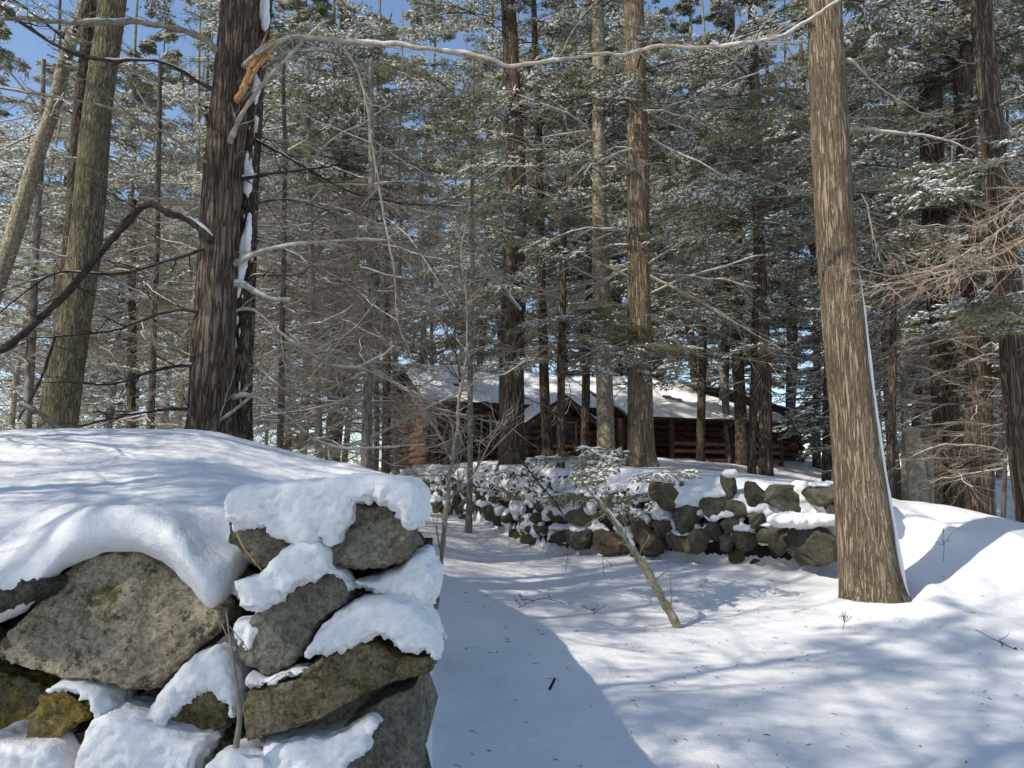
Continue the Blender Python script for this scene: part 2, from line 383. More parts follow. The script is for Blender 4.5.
def prism_stone(poly, Y, depth, tilt=(0, 0), bevel=.06, voxel=.014, seed=0, rough=.03, expand=1.0):
    """poly in photo pixels at distance Y -> a rugged block; tilt: change of distance per 100 px right / up"""
    poly = [np.array(p, float) for p in poly]; c = sum(poly) / len(poly); pl = []
    n = len(poly)
    for i in range(n):
        pl.append(poly[i]); pl.append((poly[i] + poly[(i + 1) % n]) / 2)
    poly = [c + (p - c) * expand for p in pl]; n = len(poly); rr = random.Random(seed)
    rings = []
    for sc_, dy in ((.945, 0), (1.0, bevel * .7), (1.0, depth * .55), (.80, depth)):
        ring = []
        for p in poly:
            qx = c + (p - c) * sc_; dY = tilt[0] * (qx[0] - c[0]) / 100 + tilt[1] * (c[1] - qx[1]) / 100
            w = P(qx[0], qx[1], Y + dY) ; w = w + np.array([0, dy, 0]) + np.array([rr.uniform(-1, 1) for _ in range(3)]) * .006
            ring.append(w)
        rings.append(ring)
    V = [v for r in rings for v in r]; bm = bmesh.new(); bv = [bm.verts.new(v) for v in V]
    for k in range(3):
        for i in range(n):
            j = (i + 1) % n; bm.faces.new((bv[k*n+i], bv[k*n+j], bv[(k+1)*n+j], bv[(k+1)*n+i]))
    bm.faces.new(bv[:n][::-1]); bm.faces.new(bv[3*n:])
    bmesh.ops.triangulate(bm, faces=bm.faces[:]); bmesh.ops.recalc_face_normals(bm, faces=bm.faces[:])
    bm.verts.index_update()
    V = np.array([v.co[:] for v in bm.verts]); Fc = np.array([[v.index for v in f.verts] for f in bm.faces]); bm.free()
    V, N, Fc = voxelise(V, [Fc], voxel, 1, .5)
    s = seed * 7.7
    f1 = fbm(V * 5 + s, 2, seed + 9); d = fbm(V * 4 + s, 4, seed) * rough * 1.4 + (np.floor(f1 * 6) - f1 * 6) * rough * .45 + np.abs(fbm(V * 11 + s, 3, seed + 3)) * -rough * 1.1 + fbm(V * 34, 3, seed) * rough * .6
    return V + N * d[:, None], Fc

def snow_lump(balls, voxel=.018, smooth=8, seed=0, rough=.012):
    """balls: (x,y,z,rx,ry,rz) world -> one soft snow mass"""
    a = Acc()
    for b in balls: a.add(ICO2 * np.array(b[3:]) + np.array(b[:3]), ICOF2)
    V, Fc, _ = a.arrays(); V, N, Fc = voxelise(V, Fc, voxel, smooth, .5)
    d = fbm(V * 6 + seed, 3, seed) * rough * 2 + fbm(V * 22 + seed, 3, seed + 1) * rough * .9
    return V + N * d[:, None], Fc
def ridge(pts, Y, r, dx=.45, ry=None, flat=.75):
    """pixel polyline -> overlapping balls; pts (px,py[,r[,Y]])"""
    out = []; L = []
    for p in pts:
        rr = p[2] if len(p) > 2 else r; yy = p[3] if len(p) > 3 else Y
        L.append((p[0], p[1], rr, yy))
    for a, b in zip(L[:-1], L[1:]):
        n = max(2, int(math.hypot(b[0] - a[0], b[1] - a[1]) / 7))
        for i in range(n + (b is L[-1])):
            t = i / n; px, py, rr, yy = [a[k] + (b[k] - a[k]) * t for k in range(4)]
            w = P(px, py, yy); out.append((w[0], w[1], w[2], rr, ry or rr * 1.3, rr * flat))
    return out

# ------------------------------------------------------------------ the near wall
nw = empty('stone_wall', P(200, 768, 3.2) - np.array([0, 0, .45]), 'dry stone wall of large lichened boulders capped with thick snow, in the foreground', 'stone wall')
def near(name, poly, Y, depth, mat, seed, label=None, **kw):
    V, Fc = prism_stone(poly, Y, depth, seed=seed, **kw)
    o = part(name, V, Fc, M[mat], nw, True)
    if label: o['label'] = label
    return o
def cap(parent, outlines, seed=1, voxel=.0105, smooth=8, rough=.007):
    """soft snow masses: each (outline in photo pixels, distance, depth)"""
    a = Acc(); rr = random.Random(seed)
    for (poly, Y, dep) in outlines:
        po = [np.array(p, float) for p in poly]; n0 = len(po); q = []
        for i in range(n0):
            b_ = po[(i + 1) % n0]; m_ = max(1, int(np.linalg.norm(b_ - po[i]) / 5))
            for k in range(m_):
                t = k / m_; q.append(po[i] * (1 - t) + b_ * t + (np.array([rr.gauss(0, .8), rr.gauss(0, .9)])))
        c = sum(q) / len(q); n = len(q); V = []
        nrm = []
        area = sum(q[i][0] * q[(i + 1) % n][1] - q[(i + 1) % n][0] * q[i][1] for i in range(n)); sg = 1 if area > 0 else -1
        for i in range(n):
            d = q[(i + 1) % n] - q[i - 1]; d = np.array([d[1], -d[0]]) / (np.linalg.norm(d) + 1e-6) * sg; nrm.append(d)
        for inset, dy in ((5.5, 0), (1.5, .022), (-.5, .06), (-.5, dep * .6), (4, dep)):
            for i in range(n):
                px, py = q[i] - nrm[i] * inset; low = max(0, (py - c[1])) * .0008
                V.append(P(px, py, Y + low * 0) + np.array([0, dy, 0]))
        bm = bmesh.new(); bv = [bm.verts.new(v) for v in V]
        for k in range(4):
            for i in range(n):
                j = (i + 1) % n; bm.faces.new((bv[k*n+i], bv[k*n+j], bv[(k+1)*n+j], bv[(k+1)*n+i]))
        bm.faces.new(bv[:n][::-1]); bm.faces.new(bv[4*n:])
        bmesh.ops.triangulate(bm, faces=bm.faces[:]); bmesh.ops.recalc_face_normals(bm, faces=bm.faces[:]); bm.verts.index_update()
        a.add(np.array([v.co[:] for v in bm.verts]), np.array([[v.index for v in f.verts] for f in bm.faces])); bm.free()
    V, Fc, _ = a.arrays(); V, N, Fc = voxelise(V, Fc, voxel, smooth, .5)
    low = fbm(V * 5 + seed, 3, seed) * rough * 2.2 + fbm(V * 20 + seed, 3, seed + 1) * rough * 1.1 + (fbm(V * 42, 3, seed) * 1.6 + fbm(V * 90, 2, seed + 2)) * rough * (.5 + 1.9 * np.clip(.55 - N[:, 2], 0, 1))
    return part('snow_cap', V + N * low[:, None], Fc, M['snow'], parent, True)
s_big = near('boulder', [(-30, 655), (-5, 642), (20, 612), (45, 588), (72, 553), (105, 548), (140, 549), (170, 555), (196, 570), (215, 590), (227, 607), (221, 626), (200, 646), (180, 665), (160, 684), (146, 697), (110, 692), (60, 681), (0, 667)], 2.98, .55, 's_tan', 1, 'large tan speckled boulder', rough=.022, tilt=(.02, .12), voxel=.0115)
s_b = near('stone', [(-40, 612), (-5, 614), (25, 604), (43, 590), (36, 582), (22, 575), (8, 590), (-40, 600)], 2.80, .3, 's_dark', 2)
s_c = near('stone', [(-40, 668), (0, 669), (30, 678), (50, 694), (42, 738), (10, 750), (-40, 752)], 3.12, .4, 's_moss', 3, 'dark mossy stone')
s_d = near('stone', [(36, 694), (62, 688), (92, 702), (90, 722), (60, 740), (38, 750), (14, 748), (18, 730)], 2.93, .35, 's_moss', 4, 'yellow green moss covered stone')
s_g = near('stone', [(143, 722), (165, 690), (190, 668), (222, 690), (231, 712), (224, 730), (200, 733), (170, 729)], 2.98, .4, 's_olive', 5, rough=.02)
s_h = near('stone', [(238, 668), (232, 650), (240, 625), (258, 600), (290, 586), (322, 572), (340, 574), (350, 590), (345, 606), (324, 622), (308, 645), (290, 668), (268, 680)], 2.90, .4, 's_grey', 6, 'tilted smooth grey stone', rough=.016)
s_i = near('stone', [(221, 520), (240, 512), (300, 500), (350, 498), (405, 500), (415, 515), (408, 556), (396, 563), (365, 569), (330, 568), (300, 562), (262, 575), (240, 560), (222, 540)], 2.90, .5, 's_grey', 7, 'broad flat topped grey stone under a thick cap', tilt=(-.02, .05))
s_j = near('stone', [(240, 690), (275, 682), (302, 672), (322, 655), (352, 643), (376, 640), (398, 652), (432, 652), (436, 672), (418, 682), (384, 690), (352, 706), (318, 723), (286, 735), (243, 746), (236, 716)], 2.84, .5, 's_olive', 8, 'long curved olive stone', rough=.018, voxel=.011)
s_k = near('stone', [(322, 745), (350, 716), (382, 694), (416, 682), (419, 720), (421, 800), (421, 850), (330, 850), (315, 800)], 2.93, .5, 's_grey', 9, 'squared grey corner block', rough=.015)
s_l = near('stone', [(345, 588), (362, 578), (400, 580), (428, 600), (424, 634), (400, 645), (360, 640), (345, 610)], 3.06, .45, 's_dark', 10)
s_f = near('stone', [(175, 745), (205, 733), (235, 738), (240, 765), (215, 800), (175, 805)], 3.02, .4, 's_grey', 11)
s_n = near('stone', [(200, 775), (225, 755), (260, 755), (282, 772), (282, 820), (205, 820)], 2.86, .35, 's_olive', 12)
s_e = near('stone', [(66, 730), (100, 722), (150, 735), (190, 752), (188, 830), (60, 830)], 2.98, .4, 's_dark', 13)
s_o = near('stone', [(-40, 762), (20, 758), (55, 772), (60, 830), (-40, 830)], 2.92, .4, 's_grey', 14)
s_p = near('stone', [(222, 560), (242, 556), (262, 580), (255, 604), (230, 606), (221, 585)], 3.16, .3, 's_dark', 15)
s_q = near('stone', [(255, 752), (300, 745), (340, 742), (350, 760), (348, 830), (262, 830)], 3.0, .4, 's_dark', 16)
# filler stones deep in the joints and the courses that go on below the frame
k = 0
for (px, py) in [(235, 610), (230, 640), (300, 590), (395, 590), (230, 685), (120, 715), (300, 740), (60, 690), (20, 640), (350, 700), (250, 540), (320, 560)]:
    w = random.uniform(24, 38); a0 = random.random()
    near('stone', [(px + w * math.cos(a0 + i) * random.uniform(.8, 1.1), py + w * .7 * math.sin(a0 + i) * random.uniform(.8, 1.1)) for i in np.arange(0, 6.2, 1.05)], 3.36, .35, 's_dark', 20 + k, voxel=.03); k += 1
for px in range(-70, 430, 95):
    near('stone', [(px, 815), (px + 45, 808), (px + 90, 818), (px + 92, 880), (px + 45, 888), (px + 2, 880)], 3.0, .5, 's_grey', 40 + k, voxel=.03); k += 1
for px in (-170, -300, -430):
    near('stone', [(px, 640), (px + 60, 620), (px + 120, 640), (px + 128, 740), (px + 60, 790), (px, 760)], 3.0, .5, 's_tan', 60 + k, voxel=.03); k += 1
    near('stone', [(px + 5, 770), (px + 60, 800), (px + 126, 760), (px + 128, 860), (px, 870)], 3.0, .5, 's_grey', 60 + k, voxel=.03); k += 1
# the wall runs back from its end: rough end face of stacked blocks
for i, Yb in enumerate((3.5, 4.1, 4.7, 5.3, 5.9)):
    for j, zz in enumerate((.25, .62, .98)):
        xw = (418 - 512) / F * Yb - .30
        V = ICO3 * np.array([.27, .36, .21]); V = np.sign(V) * np.abs(V) ** .82 * 1.05
        V = V + (fbm(V * 5 + i * 3 + j * 9, 3, i) * .09)[:, None] * ICO3 + np.array([xw + random.uniform(-.05, .03), Yb + random.uniform(-.1, .1), zz + random.uniform(-.04, .04)])
        part('stone', V, [ICOF3], M['s_grey' if (i + j) % 2 else 's_dark'], nw, True)
bx0, bx1 = P(-420, 600, 3.45)[0], P(405, 600, 3.45)[0] - .02
V = []
for y in np.linspace(3.42, 6.2, 12):
    for z in np.linspace(-.1, 1.15, 8):
        for x in np.linspace(bx0, bx1 - .05 * (y - 3.4), 24): V.append((x, y, z))
V = np.array(V).reshape(12, 8, 24, 3); V[..., 1][0] += fbm(V[0] * 6, 3, 4) * .12
ii = np.arange(12 * 8 * 24).reshape(12, 8, 24); fs = []
for a in (ii[0], ii[-1], ii[:, 0], ii[:, -1], ii[:, :, 0], ii[:, :, -1]):
    fs.append(np.stack([a[:-1, :-1], a[1:, :-1], a[1:, 1:], a[:-1, 1:]], -1).reshape(-1, 4))
part('earth_core', V.reshape(-1, 3), fs, M['earth'], nw, True)  # dark backing behind the stones that blackens the joints

cap(s_i, [([(219, 503), (225, 491), (240, 485), (270, 481), (310, 479), (345, 475), (385, 475), (410, 478), (418, 490), (417, 510), (409, 530), (401, 524), (394, 509), (380, 501), (352, 500), (344, 520), (334, 544), (326, 546), (318, 534), (308, 546), (294, 549), (282, 540), (264, 532), (266, 524), (248, 526), (232, 529), (223, 520)], 2.80, .55)], 1)
cap(s_h, [([(240, 612), (233, 596), (229, 582), (248, 580), (262, 568), (282, 552), (298, 541), (317, 540), (327, 553), (329, 572), (318, 578), (300, 584), (284, 592), (266, 606), (252, 612)], 2.80, .3), ([(328, 566), (340, 569), (347, 577), (350, 592), (345, 594), (341, 582), (328, 576)], 2.86, .2), ([(230, 622), (246, 618), (262, 632), (257, 645), (248, 657), (238, 648), (229, 640)], 2.90, .15)], 2)
cap(s_l, [([(350, 584), (374, 578), (398, 570), (408, 556), (424, 554), (433, 576), (432, 600), (417, 620), (404, 606), (386, 600), (372, 592)], 2.93, .5)], 3)
cap(s_j, [([(303, 657), (312, 636), (330, 619), (355, 606), (385, 598), (405, 601), (420, 614), (432, 630), (437, 664), (429, 653), (405, 654), (392, 643), (375, 637), (350, 646), (325, 654)], 2.76, .42), ([(240, 676), (262, 681), (300, 670), (302, 676), (270, 686), (243, 692)], 2.84, .2)], 4)
cap(s_g, [([(142, 722), (150, 702), (168, 678), (188, 656), (210, 649), (224, 658), (232, 688), (236, 712), (228, 722), (220, 704), (204, 692), (190, 699), (174, 712), (162, 724), (148, 728)], 2.88, .35), ([(205, 656), (222, 634), (236, 640), (238, 662), (236, 690), (226, 680)], 3.05, .25)], 5)
cap(s_d, [([(40, 690), (60, 683), (84, 689), (97, 700), (102, 715), (96, 726), (88, 712), (76, 697), (56, 693)], 2.86, .3)], 6)
cap(s_e, [([(86, 722), (102, 714), (125, 719), (150, 727), (178, 739), (200, 746), (192, 768), (184, 800), (66, 800), (74, 755)], 2.84, .5)], 7)
cap(s_o, [([(-40, 746), (20, 745), (45, 751), (56, 768), (52, 800), (-40, 800)], 2.84, .5)], 8)
cap(s_n, [([(202, 770), (215, 759), (240, 756), (258, 763), (266, 780), (262, 795), (205, 795)], 2.78, .4)], 9)
cap(s_q, [([(258, 747), (290, 741), (326, 739), (350, 729), (370, 718), (379, 728), (366, 741), (368, 755), (348, 768), (342, 800), (280, 800), (264, 765)], 2.85, .45)], 10)
cap(s_p, [([(226, 584), (240, 580), (252, 588), (246, 602), (230, 598)], 3.08, .2)], 11)
def twig_thing(name, label, cat, pts, mat, r0, Y, parent=None, sides=6, n=26, wig=.01, seed=0, extra=()):
    """pts: (px,py[,r[,Y]]) -> tube; extra: side twigs of the same kind"""
    a = Acc(); base = None
    for j, pp in enumerate([pts] + list(extra)):
        L = np.array([[*P(p[0], p[1], p[3] if len(p) > 3 else Y), (p[2] if len(p) > 2 else r0)] for p in pp])
        s = spline(L, n); w = fbm(s[:, :3] * 3 + seed + j, 3, seed) ; wv = np.stack([fbm(s[:, :3] * 4 + seed + j * 3 + k * 9, 3, k) for k in range(3)], -1) * wig
        s[:, :3] += wv * np.linspace(.2, 1, n)[:, None]
        if base is None: base = s[0, :3].copy()
        rr = np.maximum(.0015, s[:, 3] * (1 + .12 * fbm(s[:, :3] * 25, 2, 7))); rr[-1] *= .4
        V, q = tubes(s[None, :, :3], rr[None], sides); a.add(V, q)
    if parent is None:
        t = empty(name, base, label, cat); a.part('stem', M[mat], t, True); return t
    o = a.part(name, M[mat], parent, True)
    if label: o['label'] = label
    return o
t = twig_thing('dead_twig', 'thin dead stem standing in the gap between the snowy wall stones', 'twig', [(236, 748, .011), (240, 715, .009), (236, 680, .006), (230, 640, .004), (226, 610, .003)], 'wood_grey', .006, 2.78, extra=[[(231, 645, .003), (222, 625, .0025), (214, 616, .002)], [(228, 625, .002), (240, 640, .0015), (248, 652, .001)]])
t = twig_thing('dead_leaf_stalk', 'brown bracken stalk bent under the top stone of the near wall', 'twig', [(234, 524, .004), (242, 545, .004), (255, 562, .003), (262, 570, .002)], 'split', .004, 2.86)

# ------------------------------------------------------------------ far wall
fw = empty('stone_wall', (0.75, 13.4, g0(.75, 13)), 'low dry stone wall of round dark stones running below the cabin', 'stone wall')
ROCK = []
for s in range(9):
    V = ICO3.copy(); V = np.sign(V) * np.abs(V) ** .6; rr = random.Random(s)
    for _ in range(13):
        n = np.array([rr.gauss(0, 1), rr.gauss(0, 1), rr.gauss(0, .9)]); n /= np.linalg.norm(n); d = rr.uniform(.52, .86)
        h = V @ n; V -= np.maximum(0, h - d)[:, None] * n * .97
    V += ICO3 * (fbm(V * 2.2 + s * 5, 3, s) * .22 + fbm(V * 7 + s, 2, s) * .07)[:, None]
    ROCK.append(V)
capm = []
for s in range(5):
    V = ICO3.copy(); V[:, 2] = np.where(V[:, 2] < 0, V[:, 2] * .45, V[:, 2]); V += ICO3 * (fbm(V * 1.7 + s * 9, 3, s) * .55)[:, None]
    capm.append(make_mesh('snow_cap', V, [ICOF3], M['snow'], None, True))
rockm = [make_mesh('stone', V, [ICOF3], M['s_far2'] if s in (3,) else M['s_far'], None, False) for s, V in enumerate(ROCK)]
wx = [-2.3, -1.3, -.4, .75, 2.0, 2.75, 3.75, 4.4, 4.75]
wl = np.array([(x, float(wall_y(x))) for x in wx]); wd = np.concatenate([[0], np.cumsum(np.linalg.norm(np.diff(wl, axis=0), axis=1))])
def wall_pt(s): return np.array([np.interp(s, wd, wl[:, 0]), np.interp(s, wd, wl[:, 1])])
def add_rock(pos, size, mat=None, capsize=0, rz=None):
    o = link('stone', random.choice(rockm), fw); o.location = tuple(np.array(pos) - np.array(fw.location)); o.scale = size
    o.rotation_euler = (random.uniform(-.3, .3), random.uniform(-.3, .3), random.uniform(0, 6.28) if rz is None else rz)
    if capsize:
        c = link('snow_cap', random.choice(capm), o)
        # upright cap, given in the stone's own frame
        mw = Matrix.LocRotScale(o.location, o.rotation_euler, o.scale)
        tgt = Matrix.LocRotScale(o.location + Vector((random.uniform(-.03, .03), -.05, size[2] * .68)), None, Vector((size[0] * capsize, size[1] * .95, size[2] * .42)))
        c.matrix_local = mw.inverted() @ tgt
    return o
tot = wd[-1]; cnt = 0
for course in range(4):
    s = .1 + random.uniform(0, .2)
    while s < tot and cnt < 92:
        frac = s / tot; big = .8 + .5 * random.random()
        w = (.30 if frac > .35 else .44) * big
        p = wall_pt(s); z0 = g0(p[0] - .05, p[1] - .25)
        zc = z0 + .10 + course * .245 + random.uniform(-.05, .05)
        hgt = .15 * random.uniform(.85, 1.2)
        if cnt < 58 and random.random() < .5 + .3 * (frac < .3):
            add_rock((p[0] + random.uniform(-.03, .03), p[1] + random.uniform(-.02, .08) + .16, zc), (w * .60, .24, hgt))
            cnt += 1
        s += w * 1.02
SEEN = [(668, 494, 34, 28, 1), (685, 518, 36, 30, 0), (715, 507, 32, 24, 0), (730, 488, 16, 28, 0), (757, 497, 26, 26, 0), (784, 499, 40, 28, 0), (823, 497, 36, 22, 0), (736, 510, 24, 18, 0), (759, 519, 22, 18, 0), (729, 525, 22, 22, 0), (745, 541, 30, 24, 0),
        (698, 541, 26, 26, 0), (713, 529, 18, 22, 0), (681, 544, 32, 20, 0), (651, 542, 32, 22, 1), (639, 528, 20, 20, 1), (664, 528, 20, 20, 0), (779, 541, 36, 28, 0), (815, 546, 56, 50, 0), (835, 510, 22, 18, 0), (839, 538, 16, 18, 1), (727, 541, 18, 18, 0), (788, 521, 24, 14, 0), (765, 534, 18, 16, 0),
        (423, 496, 24, 18, 0), (463, 503, 28, 18, 0), (495, 512, 26, 18, 0), (508, 519, 18, 14, 0), (580, 518, 32, 16, 0), (563, 538, 36, 18, 0), (582, 541, 32, 22, 0), (609, 542, 42, 22, 1), (586, 500, 22, 16, 0), (529, 524, 22, 14, 0), (546, 530, 24, 14, 0), (625, 520, 24, 18, 0), (610, 500, 26, 18, 0), (445, 492, 22, 14, 0), (480, 494, 22, 14, 0), (545, 505, 26, 16, 0), (855, 522, 22, 26, 0), (858, 500, 20, 18, 0)]
def wallY(px): return float(np.interp(px, [400, 430, 500, 560, 640, 700, 780, 840, 870], [22, 20, 15.6, 13.2, 12.0, 11.3, 10.8, 10.4, 10.2]))
seen_caps = []
for i, (px, py, pw, ph, br) in enumerate(SEEN):
    Y = wallY(px) - .08 - .10 * (pw > 50); w = P(px, py, Y); hw = pw / 2 / F * Y * 1.12; hh = ph / 2 / F * Y * 1.18
    o = link('stone', rockm[3] if br else random.choice([r_ for k_, r_ in enumerate(rockm) if k_ != 3]), fw); o.location = tuple(w - np.array(fw.location)); o.scale = (hw, min(.34, hw * .9), hh)
    o.rotation_euler = (random.uniform(-.25, .25), random.uniform(-.35, .35), random.choice([0, PI]) + random.uniform(-.4, .4))
    if pw > 50: o['label'] = 'largest, blocky dark boulder at the end of the wall'
    if (i * 7) % 10 < 5: seen_caps.append((w[0], w[1] - .02, w[2] + hh * .88, hw * .8, .14, hh * .30))
    elif (i * 7) % 10 < 8: seen_caps.append((w[0] + hw * .7, w[1] + .02, w[2] + hh * .5, hw * .4, .12, hh * .6))
w = P(806, 522, 10.25); seen_caps += [(w[0] + dx, w[1], w[2] + .02, .20, .22, .09) for dx in (-.3, -.12, .06, .24, .38)]
# rubble core and the snow lying along the top of the wall
a = Acc(); pts = []
for s in np.linspace(0, tot, 30):
    p = wall_pt(s); z0 = g0(p[0], p[1] - .3); pts.append([(p[0], p[1] + .18, z0 - .2), (p[0], p[1] + .12, z0 + .95), (p[0] + .05, p[1] + .6, z0 + .95), (p[0] + .05, p[1] + .6, z0 - .2)])
V = np.array(pts); ii = np.arange(V.shape[0] * 4).reshape(-1, 4)
a.add(V.reshape(-1, 3), np.concatenate([np.stack([ii[:-1, j], ii[1:, j], ii[1:, (j + 1) % 4], ii[:-1, (j + 1) % 4]], -1) for j in range(4)])); a.part('rubble_core', M['earth'], fw)
balls = list(seen_caps)
rs = random.Random(5)
for s in np.arange(0, tot + .2, .10):
    p = wall_pt(s); z0 = g0(p[0], p[1] - .3); zt = z0 + 1.04 + .05 * math.sin(s * 2.1)
    balls.append((p[0], p[1] + .38, zt, .22, .45, .13))
    if rs.random() < .8: balls.append((p[0], p[1] + .0, zt - rs.uniform(.0, .22), rs.uniform(.08, .2), .17, rs.uniform(.07, .15)))
    for _ in range(3):
        if rs.random() < .6: balls.append((p[0] + rs.uniform(-.05, .05), p[1] + .03, zt - rs.uniform(.1, .8), rs.uniform(.05, .13), .13, rs.uniform(.04, .12)))
V, Fc = snow_lump(balls, .028, 3, 3, .03); part('snow_blanket', V, Fc, M['snow'], fw, True)

# ------------------------------------------------------------------ foliage generators
def rotz(v, a):
    c, s = np.cos(a), np.sin(a); return np.stack([v[..., 0] * c - v[..., 1] * s, v[..., 0] * s + v[..., 1] * c, v[..., 2]], -1)
def unit(v): return v / (np.linalg.norm(v, axis=-1, keepdims=True) + 1e-9)
def boughs(base, az, L, el, droop, R, nt=26, ns=8, nb=5, leaf=.06, lw=.0135, snow=.35, rad=.02, wood=True, fill=1.0):
    """base (B,3), az, L, el, droop (B,) -> accs (leaf, snow, wood). Flat drooping sprays, each a fan of small needle blades"""
    Bn = len(base); ka = 7; t = np.linspace(0, 1, ka)[None, :, None]
    d = np.stack([np.cos(az), np.sin(az), np.zeros(Bn)], -1)
    bend = R.normal(0, .14, Bn)
    def curve(tt):
        dd = rotz(np.repeat(d[:, None], tt.shape[1], 1), bend[:, None] * tt)
        p = base[:, None] + dd * (L[:, None] * tt)[..., None]
        p[..., 2] += L[:, None] * (np.tan(el)[:, None] * tt - droop[:, None] * tt ** 2); return p, dd
    tw = np.repeat(np.linspace(0, 1, ka)[None], Bn, 0); bp, _ = curve(tw)
    br = rad * (L[:, None] / 2.5) * (1.05 - tw) + .003
    # twigs
    tt = np.clip((np.arange(nt)[None] + R.uniform(0, 1, (Bn, nt))) / nt * .9 + .10, 0, 1)
    p, dd = curve(tt); side = np.where(np.arange(nt) % 2 == 0, 1., -1.)[None]
    td = rotz(dd, side * R.uniform(.6, 1.15, (Bn, nt)) * (1.1 - .5 * tt)); 
    tl = (L[:, None] * .40 * (1.04 - tt) ** .65 + .12) * R.uniform(.55, 1.1, (Bn, nt)) * sstep(tt, 0.0, .35)
    td[..., 2] = R.normal(-.10, .16, (Bn, nt)); td = unit(td)
    keep = (R.uniform(0, 1, (Bn, nt)) < fill).ravel()
    p = p.reshape(-1, 3)[keep]; td = td.reshape(-1, 3)[keep]; tl = tl.ravel()[keep]
    ends = p + td * tl[:, None]; ends[:, 2] -= tl ** 2 * .16
    # sub twigs
    T = len(p); s = (np.arange(ns)[None] + R.uniform(0, 1, (T, ns))) / ns
    sp_ = p[:, None] * (1 - s[..., None]) + ends[:, None] * s[..., None]; sp_[..., 2] += (s * (1 - s)) * tl[:, None] * .12
    sd = rotz(np.repeat(td[:, None], ns, 1), np.where(np.arange(ns) % 2 == 0, 1., -1.)[None] * R.uniform(.4, 1.0, (T, ns)))
    sd[..., 2] += R.normal(-.12, .18, (T, ns)); sd = unit(sd); sl = (tl[:, None] * .38 * (1.1 - s) + .05) * R.uniform(.6, 1.1, (T, ns))
    sp_ = sp_.reshape(-1, 3); sd = sd.reshape(-1, 3); sl = sl.ravel()
    # blades
    S = len(sp_); b = (np.arange(nb)[None] + R.uniform(0, 1, (S, nb))) / nb
    q0 = sp_[:, None] + sd[:, None] * (b * sl[:, None])[..., None]
    bd = rotz(np.repeat(sd[:, None], nb, 1), np.where(np.arange(nb) % 2 == 0, 1., -1.)[None] * R.uniform(.2, .9, (S, nb)))
    bd[..., 2] += R.normal(-.05, .25, (S, nb)); bd = unit(bd).reshape(-1, 3); q0 = q0.reshape(-1, 3)
    n = len(q0); bl = leaf * R.uniform(.6, 1.3, n)[:, None]
    up = unit(np.stack([R.normal(0, .45, n), R.normal(0, .45, n), np.ones(n)], -1)); w = unit(np.cross(bd, up)) * (lw * R.uniform(.7, 1.3, n))[:, None]
    V = np.stack([q0, q0 + bd * bl * .45 + w, q0 + bd * bl, q0 + bd * bl * .45 - w], 1).reshape(-1, 3)
    Fq = np.arange(n * 4).reshape(-1, 4)
    out = {'leaf': (V, Fq)}
    # snow on the sprays, in clumps
    cl = fbm(sp_ * 1.6 + 31, 2, int(R.integers(99))) ; thr = np.quantile(cl, 1 - snow); m = (cl > thr) & (R.uniform(0, 1, S) < .8)
    sq = sp_[m] + sd[m] * (sl[m] * .45)[:, None]; n = len(sq); a_ = sl[m][:, None] * R.uniform(.45, .75, n)[:, None] * .9
    dx = sd[m] * a_; dy = unit(np.cross(sd[m], np.array([0, 0, 1.]))) * (leaf * .7 * R.uniform(.4, 1.1, n))[:, None]
    zz = np.array([0, 0, 1.])[None]; hh = (leaf * .42 * R.uniform(.5, 1.1, n))[:, None] * zz
    sq = sq + zz * .004
    V = np.stack([sq - dx, sq - dy, sq + dx, sq + dy, sq - dx * .35 + hh, sq + dx * .35 + hh * .85], 1).reshape(-1, 3)
    o = np.arange(n)[:, None] * 6
    tri = np.concatenate([o + np.array([[0, 1, 4]]), o + np.array([[2, 3, 5]]), o + np.array([[3, 0, 4]]), o + np.array([[1, 2, 5]])]); qd = np.concatenate([o + np.array([[1, 5, 4, 4]])[:, :3], o + np.array([[3, 4, 5]])])
    out['snow'] = (V, np.concatenate([tri, qd]))
    if wood:
        a = Acc(); Vb, qb = tubes(bp, br, 4); a.add(Vb, qb)
        mid = (p + ends) / 2; mid[:, 2] += tl * .04
        Vt, qt = tubes(np.stack([p, mid, ends], 1), np.stack([np.full(T, .006), np.full(T, .0045), np.full(T, .002)], 1) * (leaf / .06) ** .5, 3); a.add(Vt, qt)
        out['wood'] = a
    return out
def crown_meshes(name, seed, z0, z1, Lmax, n, leafm, snow=.35, low_dead=0, **kw):
    """crown of a hemlock whose trunk stands on the origin"""
    R = np.random.default_rng(seed)
    z = np.sort(R.uniform(0, 1, n)); z = z0 + (z1 - z0) * z
    fr = (z - z0) / (z1 - z0)
    L = Lmax * (1.0 - fr) ** .7 * R.uniform(.55, 1.1, n) * (0.55 + .45 * sstep(fr, 0, .12)) + .3
    az = R.uniform(0, 2 * PI, n) ; base = np.stack([np.zeros(n), np.zeros(n), z], -1)
    o = boughs(base, az, L, R.normal(.10, .10, n) + fr * .25, R.uniform(.12, .34, n), R, snow=snow, **kw)
    a = Acc(); a.add(*o['leaf'], 0); a.add(*o['snow'], 1)
    return a.mesh('crown', [M[leafm], M['snow_twig']]), o['wood'].mesh('branchwork', [M['wood_dark']])
